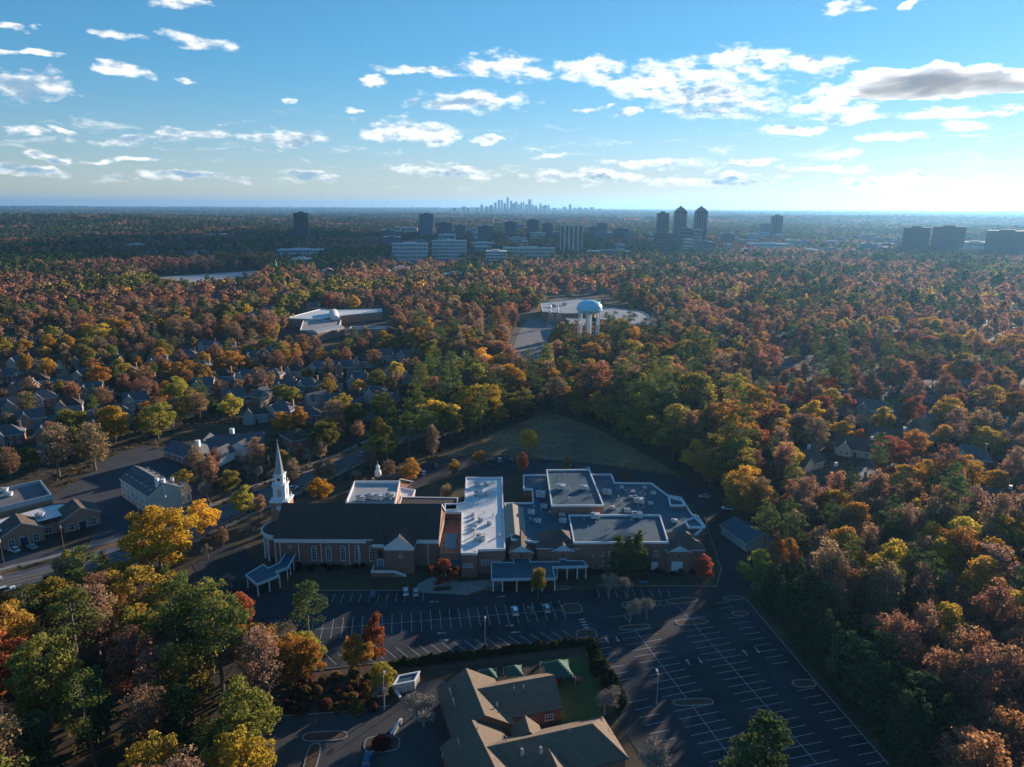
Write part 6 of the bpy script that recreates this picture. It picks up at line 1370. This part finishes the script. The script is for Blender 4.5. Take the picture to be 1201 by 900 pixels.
def far_protos():
    d = {}
    for sh, (fn, kw, m) in dict(broad=(broad, dict(leaf=2.0, dens=1.6, lod=1, limbs=0, K=16), M_LEAF), sparse=(broad, dict(leaf=1.8, dens=1.5, lod=1, limbs=2, K=16, tall=.43, w=.30), M_LEAF), pine=(pine, dict(leaf=1.9, dens=1.5, lod=1), M_NEEDLE), fullpine=(pine, dict(leaf=1.9, dens=1.5, Ht=18, low=.12, lod=1), M_NEEDLE), conifer=(conifer, dict(leaf=1.6, n=110), M_NEEDLE)).items():
        d[sh] = []
        for s in (71, 72, 73): lv, tr = fn(s, **kw); d[sh].append(quads_mesh('far_tree', lv, m, tr, M_BARK))
    d['bare'] = proto('bare')[1][:2]; return d
for sh in BASEH: proto(sh)
close_items = [c for c in STUFF if math.hypot(c[0], c[1]) < 400]; near_items = [c for c in STUFF if 400 <= math.hypot(c[0], c[1]) < 900]; far_items = [c for c in STUFF if math.hypot(c[0], c[1]) >= 900]
o = scatter('woodland', near_items, {k: v[1] for k, v in PR.items()}, False); o['label'] = 'dense autumn woodland between the estates and car parks'; o['category'] = 'woodland'
o = scatter('woodland_edge', close_items, {k: v[2] for k, v in PR.items()}, False); o['label'] = 'autumn trees massed round the near edge of the view'; o['category'] = 'woodland'
o = scatter('distant_woodland', far_items, far_protos(), True); o['label'] = 'distant autumn forest reaching to the horizon'; o['category'] = 'woodland'
def understory():
    """dead leaves and low growth on the forest floor, as one mass"""
    n = 26000; a = NR.uniform(R(-44), R(50), n); rr = np.sqrt(NR.uniform(100 ** 2, 520 ** 2, n)); x, y = np.sin(a) * rr, np.cos(a) * rr; ok = free(x, y); x, y = x[ok], y[ok]; n = len(x)
    c = np.stack([x, y, NR.uniform(.1, .9, n)], 1); lv = leaf_quads(c, np.tile([0, 0, 1.0], (n, 1)), 1.3, NR, .7)
    me = quads_mesh('undergrowth', lv, M_LEAF); o = bpy.data.objects.new('undergrowth', me); COL.objects.link(o); o['tint'] = (.10, .065, .03); o['kind'] = 'stuff'; o['label'] = 'low brown undergrowth on the woodland floor'; o['category'] = 'undergrowth'
understory()

# ------------------------------------------------------------------ air
def haze():
    me = MB().box(-33000, 33000, -33000, 33000, -120, 290).mesh('haze', []); o = link('haze', me); o['kind'] = 'stuff'
    m = bpy.data.materials.new('air'); m.use_nodes = True; N = m.node_tree.nodes; N.clear(); v = N.new('ShaderNodeVolumePrincipled'); v.inputs['Color'].default_value = (.26, .60, 1.0, 1); v.inputs['Density'].default_value = HAZE; v.inputs['Anisotropy'].default_value = .5
    q = N.new('ShaderNodeOutputMaterial'); m.node_tree.links.new(v.outputs[0], q.inputs['Volume']); me.materials.append(m)
HAZE = 4.8e-5
haze()

def grey_cloud(px, py, alt, rx, ry, rz, label, seed):
    d = ray(px, py); t = (alt - H) / d.z; c = Vector((d.x * t, d.y * t, alt)); import bmesh
    bm = bmesh.new(); bmesh.ops.create_icosphere(bm, subdivisions=6, radius=1)
    for v in bm.verts:
        q = v.co.copy(); k = 1.0
        for f_, a_ in ((1.6, .30), (3.4, .22), (7.5, .12), (16, .06)): k += a_ * noise.noise(Vector((q.x * 2.2, q.y * 1.2, q.z)) * f_ * .5 + Vector((seed, 0, 0))) * 1.6
        z = q.z * rz * k; z = z if z > 0 else z * .42
        v.co = Vector((q.x * rx * k, q.y * ry * k, z))
    me = bpy.data.meshes.new('cloud'); bm.to_mesh(me); bm.free(); o = bpy.data.objects.new('cloud', me); COL.objects.link(o); o.location = c; o.rotation_euler = (0, 0, R(-14)); tag(o, label, 'cloud')
    m = bpy.data.materials.new('cloud_vapour'); m.use_nodes = True; N = m.node_tree.nodes; N.clear(); v = N.new('ShaderNodeVolumePrincipled'); v.inputs['Color'].default_value = (.86, .94, 1, 1); v.inputs['Density'].default_value = .0033; v.inputs['Anisotropy'].default_value = .42
    q = N.new('ShaderNodeOutputMaterial'); m.node_tree.links.new(v.outputs[0], q.inputs['Volume']); me.materials.append(m)
grey_cloud(1105, 103, 1250, 900, 620, 170, 'large flat-bottomed grey cloud above the brown slab towers', 3.3)
